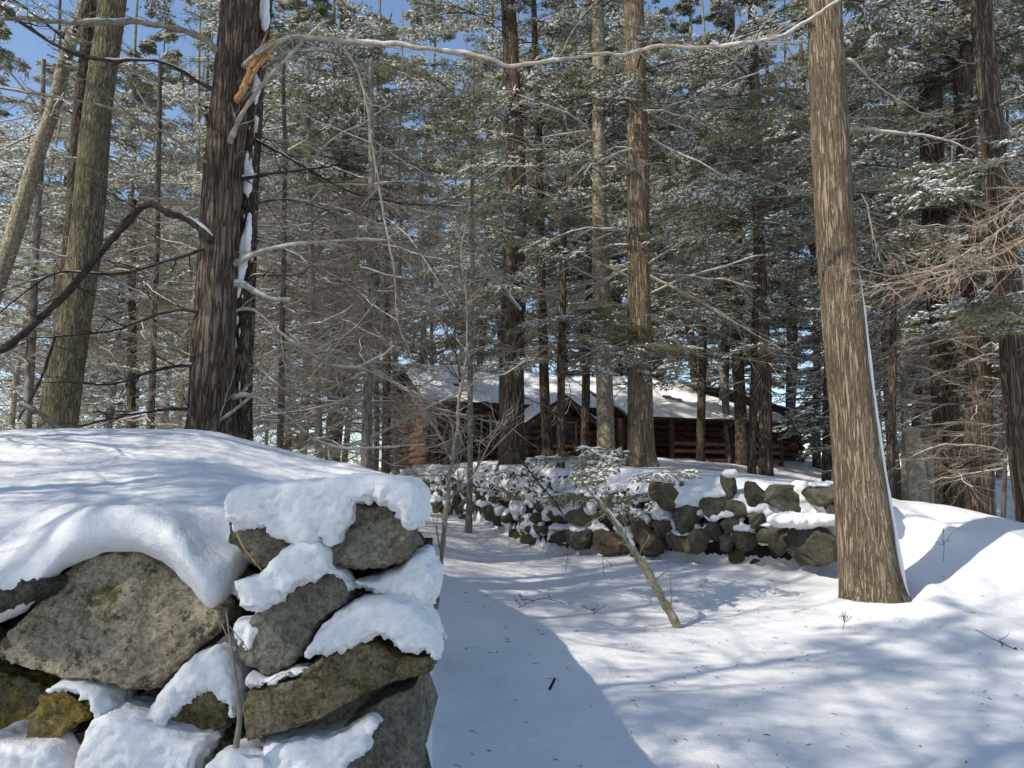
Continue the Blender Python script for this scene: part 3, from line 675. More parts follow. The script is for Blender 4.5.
def dead_twigs(seed, z0, z1, Lmax, n, sub=12, mat='wood_twig', r=.012, el=(-.05, .25), snow=.5, sub2=5, thin=1.0):
    """bare lower branches with two orders of twigs; returns a mesh"""
    R = np.random.default_rng(seed); K = 8
    z = R.uniform(z0, z1, n); az = R.uniform(0, 2 * PI, n); L = Lmax * R.uniform(.35, 1, n)
    t = np.linspace(0, 1, K); d = np.stack([np.cos(az), np.sin(az), np.zeros(n)], -1); bend = R.normal(0, .5, n)
    dd = rotz(np.repeat(d[:, None], K, 1), bend[:, None] * t[None]); p = dd * (L[:, None] * t)[..., None]
    e = R.normal(el[0], el[1], n); p[..., 2] = z[:, None] + L[:, None] * (np.tan(e)[:, None] * t - R.uniform(-.1, .32, n)[:, None] * t ** 2)
    p += R.normal(0, .018, p.shape) * L[:, None, None] * t[None, :, None]
    a = Acc(); V, q = tubes(p, (r * thin * L[:, None] / Lmax * (1.05 - t[None]) + .0028), 4); a.add(V, q)
    if snow:
        m = R.uniform(0, 1, n) < snow
        if m.any():
            ps = p[m].copy(); ps[..., 2] += r * .9; V, q = tubes(ps, np.full(ps.shape[:2], r * .75) * (1 - .5 * t)[None], 4); a.add(V, q, 1)
    # order 2
    K2 = 5; j = R.integers(1, K - 1, (n, sub)); f = R.uniform(0, 1, (n, sub, 1)); i0 = np.arange(n)[:, None]
    s0 = p[i0, j] * (1 - f) + p[i0, j + 1] * f; dir0 = unit(p[i0, j + 1] - p[i0, j]); sg = R.choice([-1., 1.], (n, sub))
    d2 = rotz(dir0, sg * R.uniform(.4, 1.2, (n, sub))); d2[..., 2] += R.normal(0, .25, (n, sub)); d2 = unit(d2).reshape(-1, 3); s0 = s0.reshape(-1, 3)
    l2 = (L[:, None] * R.uniform(.15, .5, (n, sub))).ravel(); t2 = np.linspace(0, 1, K2)
    p2 = s0[:, None] + d2[:, None] * (l2[:, None] * t2)[..., None]; p2 += R.normal(0, .035, p2.shape) * l2[:, None, None] * t2[None, :, None]; p2[..., 2] -= l2[:, None] * .12 * t2 ** 2
    V, q = tubes(p2, (.0042 * thin * (1.1 - t2[None]) + .0012) * np.ones((len(p2), 1)), 3); a.add(V, q)
    # order 3
    n2 = len(p2); j = R.integers(0, K2 - 1, (n2, sub2)); f = R.uniform(0, 1, (n2, sub2, 1)); i0 = np.arange(n2)[:, None]
    s0 = p2[i0, j] * (1 - f) + p2[i0, j + 1] * f; dir0 = unit(p2[i0, j + 1] - p2[i0, j])
    d3 = unit(rotz(dir0, R.choice([-1., 1.], (n2, sub2)) * R.uniform(.4, 1.2, (n2, sub2))) + R.normal(0, .22, (n2, sub2, 3))).reshape(-1, 3); s0 = s0.reshape(-1, 3)
    l3 = (l2[:, None] * R.uniform(.2, .6, (n2, sub2))).ravel()
    p3 = np.stack([s0, s0 + d3 * l3[:, None] * .5 + R.normal(0, .01, s0.shape), s0 + d3 * l3[:, None]], 1)
    V, q = tubes(p3, np.array([[.0024, .0018, .0008]]) * thin * np.ones((len(p3), 1)), 3); a.add(V, q)
    return a.mesh('twigs', [M[mat], M['snow_twig']])

CR = {}
def crown(key):
    if key not in CR:
        s, z0, z1, L, n, leafm, snow, kw = {
            'hemA': (1, 2.6, 15, 3.1, 66, 'leaf', .66, dict(fill=.75)), 'hemB': (2, 4.6, 15.5, 3.1, 54, 'leaf', .62, dict(fill=.72)), 'hemC': (3, 1.2, 12, 2.8, 66, 'leaf', .7, dict(fill=.8)),
            'highA': (4, 5.6, 18, 3.0, 38, 'leaf', .6, dict(fill=.6)), 'highB': (5, 7.2, 20, 3.1, 32, 'leaf', .6, dict(fill=.6)),
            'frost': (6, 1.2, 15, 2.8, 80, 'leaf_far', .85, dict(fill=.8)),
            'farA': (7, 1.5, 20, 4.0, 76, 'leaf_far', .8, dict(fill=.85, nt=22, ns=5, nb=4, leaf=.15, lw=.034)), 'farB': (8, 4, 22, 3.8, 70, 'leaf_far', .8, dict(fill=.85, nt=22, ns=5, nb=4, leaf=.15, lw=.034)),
            'shade': (10, 5, 18, 3.4, 50, 'leaf', .3, dict(nt=20, ns=6, fill=.5)), 'shade2': (12, 3.5, 19, 3.4, 52, 'leaf', .3, dict(nt=20, ns=6, fill=.5)),
            'young': (9, .3, 4.6, 1.3, 46, 'leaf_lit', .5, dict(nt=16, ns=5))}[key]
        CR[key] = crown_meshes(key, s, z0, z1, L, n, leafm, snow, **kw)
    return CR[key]
TW = {}
def twigs(key):
    if key not in TW:
        TW[key] = {'lowA': lambda: dead_twigs(21, .8, 6, 2.6, 34), 'lowB': lambda: dead_twigs(22, .6, 5, 2.2, 30, snow=.4), 'midA': lambda: dead_twigs(23, 2.2, 8, 2.4, 32),
                   'fine': lambda: dead_twigs(24, 1.0, 5.5, 1.9, 40, sub=14, sub2=6, thin=.8), 'stubs': lambda: dead_twigs(25, 1.6, 8, 1.1, 22, sub=5, sub2=2), 'pale': lambda: dead_twigs(27, 2.2, 7.5, 3.0, 20, sub=9, mat='wood_pale', r=.017, thin=1.5, snow=.7, el=(-.02, .3)), 'palelow': lambda: dead_twigs(28, 1.0, 5.0, 2.4, 20, sub=10, mat='wood_pale', r=.014, thin=1.3, snow=.6, el=(0, .3)), 'bare': lambda: dead_twigs(26, 1.6, 13, 3.2, 46, el=(.55, .3), snow=.5, r=.02, thin=1.7, mat='wood_grey')}[key]()  # pale sets carry sunlight on the branches as a lighter wood colour
    return TW[key]

# ------------------------------------------------------------------ trees
def trunk_part(pts, Y, parent, mat, top=16, sides=26, flare=1.25, seed=0, name='trunk', ztop_r=.35, ribs=.05):
    """pts: (px,py,width_px) from the foot up; the trunk goes on above the frame to height top"""
    L = [np.array([*P(px, py, Y if not hasattr(Y, '__len__') else Y[i]), w / 2 / F * (Y if not hasattr(Y, '__len__') else Y[i])]) for i, (px, py, w) in enumerate(pts)]
    foot = L[0].copy(); gz = bank_z(foot[0], foot[1]); 
    dirn = L[1] - L[0]; dirn = dirn / dirn[2]
    if foot[2] > gz - .15: f2 = foot + dirn * (gz - .15 - foot[2]); f2[3] = foot[3] * flare; L.insert(0, f2)
    last = L[-1]; dv = (L[-1] - L[-3 if len(L) > 3 else 0]); dv = dv / max(.3, dv[2])
    if last[2] < top:
        h = top - last[2]; m = last + dv * h * .5; m[3] = last[3] * (.5 + ztop_r * .5) * 1.2; e = last + dv * h; e[3] = last[3] * ztop_r * .5; L += [m, e]
    L = np.array(L); K = max(24, int((L[-1, 2] - L[0, 2]) / .09)); s = spline(L, K)
    s[:, 0] += fbm(np.stack([s[:, 2] * .5, np.full(K, seed * 3.1), np.zeros(K)], -1), 2, seed) * .05; s[:, 1] += fbm(np.stack([s[:, 2] * .5, np.full(K, seed * 5.1 + 9), np.zeros(K)], -1), 2, seed) * .05
    V, q = tubes(s[None, :, :3], s[None, :, 3], sides)
    cen = np.repeat(s[:, :3], sides, 0); rv = V - cen
    rr = np.linalg.norm(rv, axis=1, keepdims=True); th = np.arctan2(rv[:, 1], rv[:, 0])
    pn = np.stack([np.cos(th) * 4.5, np.sin(th) * 4.5, V[:, 2] * .9], -1)
    hf = np.clip(V[:, 2] - gz, -.3, 9); lob = .5 + .5 * np.sin(th * 5 + seed + 1.5 * np.sin(th * 2 + seed)); rv = rv * (1 + np.exp(-np.maximum(hf, 0) / .18) * .17 * lob)[:, None]
    V = cen + rv * (1 + ribs * 2.2 * fbm(pn + seed * 3, 3, seed) + ribs * fbm(pn * np.array([2.2, 2.2, 3.0]), 3, seed + 5))[:, None]
    o = part(name, V, [q], M[mat], parent, True); return o, s
def tilt_of(s):
    a = s[len(s) // 6]; b = s[int(len(s) * .7)]; d = (b - a)[:3]; d = d / np.linalg.norm(d)
    return Vector((0, 0, 1)).rotation_difference(Vector(d)).to_euler()
def tree(name, label, cat, pts, Y, mat, crown_key=None, twig_keys=(), rz=0, group=None, sc=1.0, twsc=1.0, **kw):
    f = P(pts[0][0], pts[0][1], Y); gz = bank_z(f[0], f[1]); z = min(f[2], gz)
    d = P(pts[1][0], pts[1][1], Y) - f; x = f[0] + d[0] / d[2] * (z - f[2])
    r = empty(name, (x, Y, z), label, cat, group)
    o, s = trunk_part(pts, Y, r, mat, **kw)
    e = tilt_of(s)
    if crown_key:
        c, w = crown(crown_key)
        for nme, me in (('crown', c), ('branchwork', w)):
            q = link(nme, me, r); q.rotation_euler = (Matrix.Rotation(0, 3, 'Z') @ e.to_matrix() @ Matrix.Rotation(rz, 3, 'Z')).to_euler(); q.scale = (sc,) * 3
    for i, k in enumerate(twig_keys):
        q = link('twigs', twigs(k), r); q.rotation_euler = (e.to_matrix() @ Matrix.Rotation(rz + 2 + i, 3, 'Z')).to_euler(); q.scale = (twsc,) * 3
    PATH[r.name] = s
    return r, s
def limb(parent, pts, Y, r0, mat='wood_pale', snow=0, seed=0, n=48, wig=.02, twig=0, label=None, sides=7, name='branch', tl=.5, root=True):
    """a large limb drawn point by point: pts (px,py[,r[,Y]]); snow: share of its length with snow on top; twig: side twigs"""
    L = np.array([[*P(p[0], p[1], p[3] if len(p) > 3 else Y), (p[2] if len(p) > 2 else r0)] for p in pts])
    if parent.name in PATH and root:
        ax = PATH[parent.name]; c = ax[np.abs(ax[:, 2] - L[0, 2]).argmin()].copy(); cam0 = np.array([0, 0, CAMZ])
        if abs(L[0, 0] - c[0]) < c[3]:
            yb = c[1] - math.sqrt(max(0, c[3] ** 2 - (L[0, 0] - c[0]) ** 2)) + L[0, 3] * .35; k_ = yb / L[0, 1]; dy_ = yb - L[0, 1]; L[0, :3] = cam0 + (L[0, :3] - cam0) * k_
            if len(L) > 2: k_ = (L[1, 1] + dy_ * .55) / L[1, 1]; L[1, :3] = cam0 + (L[1, :3] - cam0) * k_
        c[2] = L[0, 2] - .07; c[3] = L[0, 3] * 1.5
        if np.linalg.norm(c[:3] - L[0, :3]) > .08: L[0, 3] *= 1.15; L = np.vstack([c * .85 + L[0] * .15, L])
    s = spline(L, n); R = np.random.default_rng(seed + 100)
    s[:, 3] *= .74; s[:, :3] += np.stack([fbm(s[:, :3] * 2.5 + seed + k * 9, 3, k) * wig + fbm(s[:, :3] * 11 + seed + k * 5, 2, k + 4) * wig * .55 for k in range(3)], -1); twig = int(twig * 1.5)
    a = Acc(); V, q = tubes(s[None, :, :3], np.maximum(.002, s[None, :, 3] * (1 + .55 * fbm(s[:, :3] * 16, 2, 5))), sides); a.add(V, q)
    if twig:
        i = R.integers(2, n - 1, twig); d = unit(s[i, :3] - s[i - 1, :3]); d2 = unit(d + R.normal(0, .75, (twig, 3))); l = tl * R.uniform(.3, 1.1, twig)
        K = 6; t = np.linspace(0, 1, K); p = s[i, None, :3] + d2[:, None] * (l[:, None] * t)[..., None] + R.normal(0, .03, (twig, K, 3)) * (t * 1)[None, :, None] * l[:, None, None]
        V, q = tubes(p, np.minimum(.007, s[i, 3] * .5)[:, None] * (1.1 - t)[None] + .0012, 4); a.add(V, q)
        m = 4; j = R.integers(1, K - 1, (twig, m)); b = p[np.arange(twig)[:, None], j].reshape(-1, 3); d3 = unit(np.repeat(d2, m, 0) + R.normal(0, .6, (twig * m, 3))); l3 = np.repeat(l, m) * R.uniform(.2, .6, twig * m)
        p3 = np.stack([b, b + d3 * l3[:, None] * .5 + R.normal(0, .008, b.shape), b + d3 * l3[:, None]], 1); V, q = tubes(p3, np.ones((len(b), 1)) * np.array([[.0028, .002, .001]]), 3); a.add(V, q)
    o = a.part(name, M[mat], parent, True)
    if label: o['label'] = label
    if snow:
        m = fbm(s[:, :3] * 1.5 + seed, 2, seed) ; th = np.quantile(m, 1 - snow); w = sstep(m, th - .05, th + .05)
        ps = s[:, :3] + np.array([0, 0, 1.]) * (s[:, 3] * .8)[:, None]; rr = s[:, 3] * .85 * w * (1 + .3 * fbm(ps * 9, 2, 3)) + .0004
        V, q = tubes(ps[None], rr[None], 6); so = part('snow_strip', V, [q], M['snow_twig'], o, True)
    return o

PATH = {}
# two trunks of the left foreground
tL, sL = tree('tree', 'straight olive barked trunk rising behind the snow bank, left of the thick brown trunk', 'tree', [(58, 432, 37), (66, 370, 34), (84, 250, 31), (98, 120, 29), (114, 0, 27)], 9.2, 'bk_mossy', 'highB', ('stubs',), 1, top=18, seed=1)
tB, sB = tree('tree', 'thickest trunk, furrowed brown bark, with a split orange stub near the top', 'tree', [(211, 432, 49), (213, 330, 43), (220, 210, 40), (232, 90, 39), (242, 0, 39)], 8.0, 'bk_brown', 'highB', (), 2, top=19, seed=2, sides=40, ribs=.07)
tD, sD = tree('tree', 'dark narrow trunk with snow stuck in its bark, close against the thickest trunk', 'tree', [(243, 442, 23), (244, 330, 21), (249, 210, 20), (255, 90, 19), (264, 0, 18)], 8.25, 'bk_dark', 'highA', ('stubs',), 3, top=17, seed=3)
# snow stuck in that bark
def clip_snow(parent, path, Y, n, spread, r, seed, name='snow_patch'):
    rs = random.Random(seed); balls = []
    for i in range(n):
        t = rs.random(); j = min(int(t * (len(path) - 1)), len(path) - 2); f = t * (len(path) - 1) - j
        px = path[j][0] * (1 - f) + path[j + 1][0] * f + rs.gauss(0, spread); py = path[j][1] * (1 - f) + path[j + 1][1] * f
        w = P(px, py, Y + rs.uniform(-.02, .02)); k = rs.uniform(.5, 1.3); balls.append((*w, r * k, r * .6 * k, r * k * rs.uniform(2, 7)))
    V, Fc = snow_lump(balls, .012, 2, seed, .012); return part(name, V, Fc, M['snow'], parent, True)
clip_snow(tD, [(243, 405), (240, 330), (246, 250), (250, 170), (255, 100)], 8.13, 30, 3.2, .015, 4)
clip_snow(tD, [(236, 280), (243, 262), (247, 230)], 8.06, 8, 3, .045, 5)
clip_snow(tD, [(262, 0), (266, 14), (268, 22)], 8.13, 6, 2, .05, 6); clip_snow(tD, [(253, 80), (256, 96)], 8.1, 4, 2, .05, 7); clip_snow(tD, [(246, 172), (249, 180)], 8.1, 4, 2, .05, 8)
# limbs of the thickest trunk
limb(tB, [(212, 240, .06), (192, 223, .055), (165, 212, .05), (148, 204, .055), (128, 222, .05), (105, 248, .05), (88, 270, .055), (70, 290, .05), (40, 318, .05), (10, 345, .05), (-40, 372, .04)], 7.7, .05, 'wood_dark', .25, 1, 60, .03, 8, 'thick drooping limb with flaking bark')
limb(tB, [(216, 52, .05), (200, 38, .045), (170, 28, .04), (130, 22, .04), (70, 22, .035), (10, 18, .03), (-40, 22, .02)], 7.8, .04, 'wood_grey', .2, 2, 50, .04, 14)
limb(tB, [(205, 160, .02), (170, 138, .02), (120, 112, .02), (60, 98, .018), (0, 88, .016), (-40, 80, .01)], 7.6, .02, 'wood_grey', .25, 3, 40, .03, 8)
limb(tB, [(204, 250, .02), (170, 260, .018), (120, 274, .018), (60, 272, .014), (30, 288, .012), (0, 312, .01)], 7.8, .02, 'wood_dark', .15, 4, 40, .02, 7)
limb(tB, [(198, 312, .02), (165, 312, .018), (120, 328, .016), (80, 335, .014), (30, 338, .01)], 7.8, .02, 'wood_dark', .2, 5, 36, .02, 6)
limb(tB, [(192, 365, .022), (150, 372, .018), (110, 384, .016), (60, 382, .01)], 7.8, .02, 'wood_dark', .2, 6, 30, .02, 6)
limb(tB, [(188, 410, .022), (150, 412, .018), (105, 420, .016), (60, 432, .012)], 7.8, .02, 'wood_dark', .1, 7, 30, .02, 6)
limb(tB, [(55, 335, .02), (45, 370, .018), (30, 400, .014), (18, 422, .01)], 7.75, .02, 'wood_dark', 0, 8, 20, .02, 3, root=False)
limb(tB, [(0, 5, .03), (60, 48, .03), (110, 60, .028), (160, 62, .02), (214, 90, .03)][::-1], 8.1, .03, 'wood_dark', .3, 9, 40, .03, 10)
o = limb(tB, [(242, 92, .04), (249, 76, .058), (256, 60, .052), (263, 48, .036), (270, 40, .01)], 7.74, .06, 'split', 0, 10, 22, .012, 0, 'freshly split orange stub', 9, 'split_stub')
for i, (x_, y_, x2, y2) in enumerate([(252, 68, 268, 30), (256, 60, 278, 33), (260, 66, 283, 38), (248, 84, 262, 60), (254, 72, 271, 44)]):
    limb(tB, [(x_, y_, .03), ((x_ + x2) / 2, (y_ + y2) / 2, .022), (x2, y2, .004)], 7.68 + .02 * (i % 2), .02, 'split', 0, 200 + i, 14, .012, 0, None, 5, 'splinter', root=False)
limb(tB, [(234, 130, .035), (246, 108, .03), (268, 78, .028), (290, 56, .022), (318, 28, .015), (330, 20, .01)], 7.65, .03, 'wood_pale', .3, 11, 30, .02, 6)
limb(tB, [(262, 50, .03), (280, 44, .032), (300, 38, .034), (350, 42, .034), (420, 46, .034), (460, 53, .031), (500, 62, .03), (545, 62, .028), (600, 54, .027), (650, 48, .026), (700, 46, .025), (750, 42, .026), (790, 30, .024), (820, 14, .02), (840, 0, .016), (870, -20, .01)], 7.6, .04, 'wood_pale', .4, 12, 110, .05, 26, 'very long bleached limb reaching across to the right hand trunk', tl=.7)
limb(tB, [(330, 40, .016), (350, 56, .016), (364, 90, .016), (372, 140, .016), (380, 190, .015), (388, 240, .014), (394, 280, .012), (396, 320, .01), (408, 350, .008), (415, 372, .005)], 7.5, .015, 'wood_pale', .1, 13, 50, .03, 12, 'hanging bleached shoot', tl=.35, root=False)
limb(tB, [(250, 178, .028), (270, 174, .022), (300, 170, .018), (330, 166, .012), (352, 156, .006)], 8.0, .02, 'wood_dark', .3, 14, 24, .02, 8)
limb(tB, [(240, 262, .035), (262, 252, .028), (300, 244, .024), (340, 240, .02), (386, 240, .014)], 7.95, .02, 'wood_pale', .7, 15, 30, .02, 8)
limb(tB, [(240, 284, .04), (262, 296, .032), (290, 300, .028)], 7.95, .03, 'wood_pale', .8, 16, 18, .02, 3)
limb(tD, [(254, 205, .012), (290, 200, .010), (330, 210, .008)], 8.0, .01, 'wood_dark', .3, 17, 18, .02, 3); limb(tD, [(254, 275, .014), (280, 276, .010), (305, 274, .006)], 8.0, .01, 'wood_dark', .4, 18, 14, .02, 3)
limb(tD, [(256, 140, .02), (290, 158, .016), (330, 182, .014), (370, 198, .012), (420, 205, .01), (480, 206, .006)], 8.2, .015, 'wood_dark', .3, 19, 40, .03, 14)
limb(tB, [(250, 310, .02), (290, 340, .016), (330, 362, .015), (352, 366, .018), (372, 360, .015), (388, 352, .01), (396, 345, .005)], 8.0, .016, 'wood_pale', .5, 20, 36, .03, 10)
limb(tD, [(290, 335, .014), (310, 350, .02), (330, 343, .018), (326, 352, .012)], 7.9, .015, 'wood_pale', .3, 21, 18, .01, 3, root=False)
limb(tD, [(256, 370, .02), (282, 388, .018), (300, 395, .016), (330, 402, .012), (360, 398, .008)], 8.1, .018, 'wood_grey', .5, 22, 24, .02, 6)
limb(tB, [(246, 395, .03), (268, 402, .026), (290, 418, .022), (315, 440, .018), (345, 448, .014), (390, 447, .012), (425, 444, .007)], 7.9, .02, 'wood_pale', .5, 23, 36, .02, 6)
limb(tB, [(214, 425, .025), (235, 410, .022), (258, 388, .018), (270, 372, .014), (282, 352, .008)], 7.5, .02, 'wood_pale', .2, 24, 24, .02, 5)
limb(tB, [(196, 430, .016), (188, 410, .008)], 7.5, .015, 'wood_grey', .2, 25, 10, .01, 0)
limb(tD, [(262, 70, .02), (300, 52, .018), (340, 56, .016), (362, 90, .01)], 8.2, .015, 'wood_grey', .4, 26, 24, .03, 8)
t = empty('fallen_branch', P(72, 434, 6.7), 'grey dead branch lying half buried on the crest of the snow bank', 'branch')
limb(t, [(76, 436, .035), (62, 430, .035), (42, 415, .03), (20, 404, .025)], 6.7, .03, 'wood_grey', .3, 27, 20, .02, 3, name='stem')

tP, _ = tree('tree', 'slim pale trunk leaning toward the top, farthest left', 'tree', [(-8, 300, 17), (16, 225, 16), (36, 160, 15), (56, 100, 14), (68, 50, 13), (88, -10, 12)], 12.5, 'bk_pale', 'highA', ('stubs',), 1, top=17, seed=5)
tree('tree', 'dark trunk half hidden behind the olive barked trunk', 'tree', [(60, 428, 16), (66, 300, 15), (76, 160, 14), (92, 0, 12)], 12.0, 'bk_dark', None, ('stubs',), 2.4, top=17, seed=6)
# trunks in front of the cabin
tree('tree', 'dark brown trunk directly in front of the cabin wall', 'tree', [(511, 468, 27), (512, 380, 25), (514, 280, 23), (516, 190, 21), (512, 80, 18), (508, 0, 16)], 16.5, 'bk_brown', 'highA', ('stubs', 'pale'), 1.5, top=18, seed=7)
tree('tree', 'thin dark trunk before the gable of the cabin', 'tree', [(548, 462, 11), (545, 380, 10), (541, 280, 9), (540, 200, 8), (536, 60, 7)], 17.5, 'bk_dark', 'hemB', ('midA',), 2.5, top=15, seed=8)
tree('tree', 'tall slim sunlit trunk, left of a pair standing before the cabin roof', 'tree', [(607, 452, 18), (604, 360, 17), (600, 240, 16), (600, 120, 14), (598, 0, 13)], 16.0, 'bk_pale', 'highB', ('stubs', 'pale'), .5, top=18, seed=9)
tree('tree', 'thicker sunlit trunk with a dark foot, right of a pair standing before the cabin roof', 'tree', [(640, 446, 27), (639, 370, 25), (639, 260, 23), (638, 130, 22), (635, 0, 21)], 14.8, 'bk_grey', 'highB', ('stubs', 'pale'), 3.5, top=19, seed=10)
tree('tree', 'dark trunk in front of the right end of the cabin porch', 'tree', [(766, 466, 14), (764, 380, 13), (760, 260, 12), (756, 120, 11), (752, 0, 9)], 17.5, 'bk_brown', 'hemB', ('stubs',), 4.2, top=17, seed=11)
tree('tree', 'slim dark trunk beside the ragged snag, left of the leaning giant', 'tree', [(741, 440, 12), (738, 340, 12), (736, 220, 11), (732, 60, 9)], 24, 'bk_dark', 'hemA', ('stubs',), .8, top=19, seed=12)
tree('tree', 'thin dark double stem farther back behind the cabin porch', 'tree', [(722, 440, 9), (726, 340, 9), (730, 220, 8), (734, 60, 7)], 26, 'bk_dark', 'hemA', (), 2.8, top=18, seed=13)
tree('tree', 'thin crooked dark stem behind the snowy roof', 'tree', [(700, 430, 8), (690, 330, 8), (680, 250, 7), (672, 120, 6)], 27, 'bk_dark', 'hemB', (), 2.8, top=17, seed=14)
# the leaning giant at the right
tG, sG = tree('tree', 'large grey ridged trunk leaning left, standing alone in the open snow', 'tree', [(874, 600, 60), (869, 560, 54), (862, 500, 49), (851, 400, 42), (840, 280, 39), (830, 150, 37), (823, 0, 35)], 9.0, 'bk_grey', 'highB', (), 2.2, top=19, seed=15, sides=44, flare=1.2, ribs=.06)
s = sG[(sG[:, 2] > .3) & (sG[:, 2] < 4.3)]; R = np.random.default_rng(3)
sp = s[:, :3] + np.array([.97, -.25, 0.]) * (s[:, 3] * 1.0)[:, None] ; rr = (.032 + .020 * sstep(-s[:, 2], -1.6, -.4)) * (1 + .5 * fbm(sp * 6, 3, 2)) * sstep(-s[:, 2], -4.3, -3.6)
V, q = tubes(sp[None], rr[None] + .001, 8); part('snow_strip', V, [q], M['snow'], tG, True)
limb(tG, [(850, 62, .03), (872, 80, .02), (895, 98, .014), (930, 118, .008)], 8.9, .02, 'wood_grey', .3, 31, 20, .02, 8)
limb(tG, [(858, 130, .03), (900, 133, .02), (945, 140, .014), (975, 152, .01)], 9.2, .02, 'wood_pale', .6, 32, 26, .03, 10)
limb(tG, [(862, 195, .014), (872, 230, .012), (880, 262, .008)], 8.7, .01, 'wood_grey', 0, 33, 14, .02, 6)
# right hand group
tree('tree', 'dark trunk right of the leaning giant, its foot behind the snow ridge', 'tree', [(949, 540, 27), (946, 430, 25), (940, 300, 24), (933, 160, 23), (927, 30, 21)], 14.0, 'bk_dark', 'hemA', ('stubs', 'midA'), .3, top=18, seed=16)
tree('tree', 'dark trunk between two others on the right, rising from behind the snow ridge', 'tree', [(981, 545, 28), (980, 430, 26), (975, 300, 23), (968, 160, 20), (960, 20, 17)], 13.2, 'bk_brown', 'hemA', ('stubs', 'fine'), 1.3, top=18, seed=17)
tree('tree', 'reddish brown trunk leaning left at the far right', 'tree', [(1032, 540, 26), (1020, 430, 25), (1006, 280, 24), (992, 140, 23), (980, 0, 21)], 11.5, 'bk_brown', 'highA', ('stubs',), 2.3, top=18, seed=18)
tree('tree', 'slender dark trunk seen between the right hand trunks', 'tree', [(960, 530, 13), (958, 400, 12), (962, 250, 11), (966, 100, 10)], 19, 'bk_dark', 'hemB', ('midA',), 3.3, top=17, seed=19)
for i, (a_, b_, w) in enumerate([((920, 505), (911, 428), 16), ((930, 505), (926, 440), 11)]):
    r = empty('tree_stump', P(a_[0], a_[1], 15.5 + i * .4) - np.array([0, 0, .3]), ['tall pale broken stump beyond the snow ridge, left of a pair', 'shorter pale broken stump beyond the snow ridge, right of a pair'][i], 'stump')
    trunk_part([(a_[0], a_[1] + 14, w * 1.1), ((a_[0] + b_[0]) / 2, (a_[1] + b_[1]) / 2, w), (*b_, w * .8)], 15.5 + i * .4, r, 'wood_pale', top=0, sides=14, seed=20 + i, ribs=.12)
# saplings
t = empty('sapling', P(438, 606, 6.9), 'crooked thin sapling just right of the near wall end, mottled pale at its foot', 'sapling')
limb(t, [(436, 608, .030), (440, 575, .028), (446, 520, .026), (450, 470, .022), (456, 430, .020), (462, 390, .018), (468, 350, .014), (466, 300, .010), (462, 250, .008), (470, 200, .005)], 6.9, .02, 'wood_grey', .1, 41, 60, .03, 16, name='stem')
limb(t, [(462, 392, .010), (458, 365, .010), (452, 345, .008), (440, 320, .005)], 6.9, .01, 'wood_dark', 0, 42, 20, .02, 8)
limb(t, [(448, 500, .012), (470, 480, .012), (490, 440, .008), (500, 420, .004)], 6.9, .01, 'wood_grey', 0, 43, 20, .02, 10)
limb(t, [(452, 460, .010), (430, 420, .008), (412, 400, .005)], 6.9, .01, 'wood_grey', .2, 44, 20, .02, 8)
t2 = empty('dead_limb', P(500, 445, 7.4), 'dark bare limb slanting down before the snowy shrubs', 'branch')
limb(t2, [(520, 310, .024), (500, 280, .022), (475, 235, .02), (445, 195, .016), (405, 150, .01)], 9.5, .02, 'wood_grey', .3, 46, 40, .03, 18, name='stem')
limb(t2, [(570, 525, .008), (545, 490, .012), (515, 455, .012), (490, 440, .010), (470, 425, .006)], 8.5, .01, 'wood_dark', 0, 47, 30, .02, 12, name='stem')
for i, (px, py, Y, w, tk, lb, x2) in enumerate([
    (366, 470, 11.5, 10, ('lowA', 'fine', 'palelow'), 'thin straight grey stem standing between the thickest trunk and the cabin', 371),
    (281, 456, 11, 7, ('palelow', 'fine'), 'thin dark stem just right of the snow flecked double trunk', 284),
    (318, 456, 13.5, 8, ('pale', 'fine'), 'twiggy grey stem among the tangled branches', 308),
    (376, 466, 14.5, 6, ('lowB',), 'twiggy stem left of the sunlit cabin end wall', 378),
    (470, 466, 15, 6, ('stubs',), 'thin stem before the dark cabin wall', 474),
    (150, 432, 13, 8, ('lowB', 'fine'), 'slim stem seen between the olive trunk and the thickest trunk', 160),
    (28, 430, 14, 9, ('lowB', 'pale'), 'slim twiggy stem at the edge of the wood on the left', 44),
    (1003, 540, 12.5, 4.5, ('fine',), 'pale bare sapling on the ridge at the right', 1010),
    (905, 500, 16.5, 7, ('lowB', 'fine'), 'grey sapling behind the foot of the leaning giant', 900)]):
    tree('sapling', lb, 'sapling', [(px, py, w), ((px + x2) / 2, py / 2 + 60, w * .8), (x2, 60, w * .55)], Y, 'bk_far' if i % 2 else 'bk_far2', None, tk, i * 1.3, top=7.5, seed=30 + i, sides=10, twsc=1.0)
# reddish brush at the right
t = empty('bare_shrub', P(1040, 560, 8.6), 'reddish brushy twigs spreading in front of the right hand trunks', 'shrub')
for i, pts in enumerate([[(1045, 200, .016), (1000, 230, .014), (950, 262, .012), (900, 276, .008), (850, 268, .004)], [(1045, 225, .016), (1010, 248, .012), (960, 270, .010), (900, 290, .006)], [(1045, 180, .014), (1015, 200, .010), (985, 225, .008), (930, 245, .004)], [(1060, 580, .03), (1050, 400, .028), (1045, 200, .02), (1030, 60, .01)], [(1045, 260, .012), (1000, 270, .010), (940, 272, .008), (860, 290, .004)]]):
    limb(t, pts, 8.6, .012, 'wood_red' if i != 3 else 'wood_grey', .15, 60 + i, 44, .03, 26 if i != 3 else 8, name='branch' if i != 3 else 'stem', tl=.55)

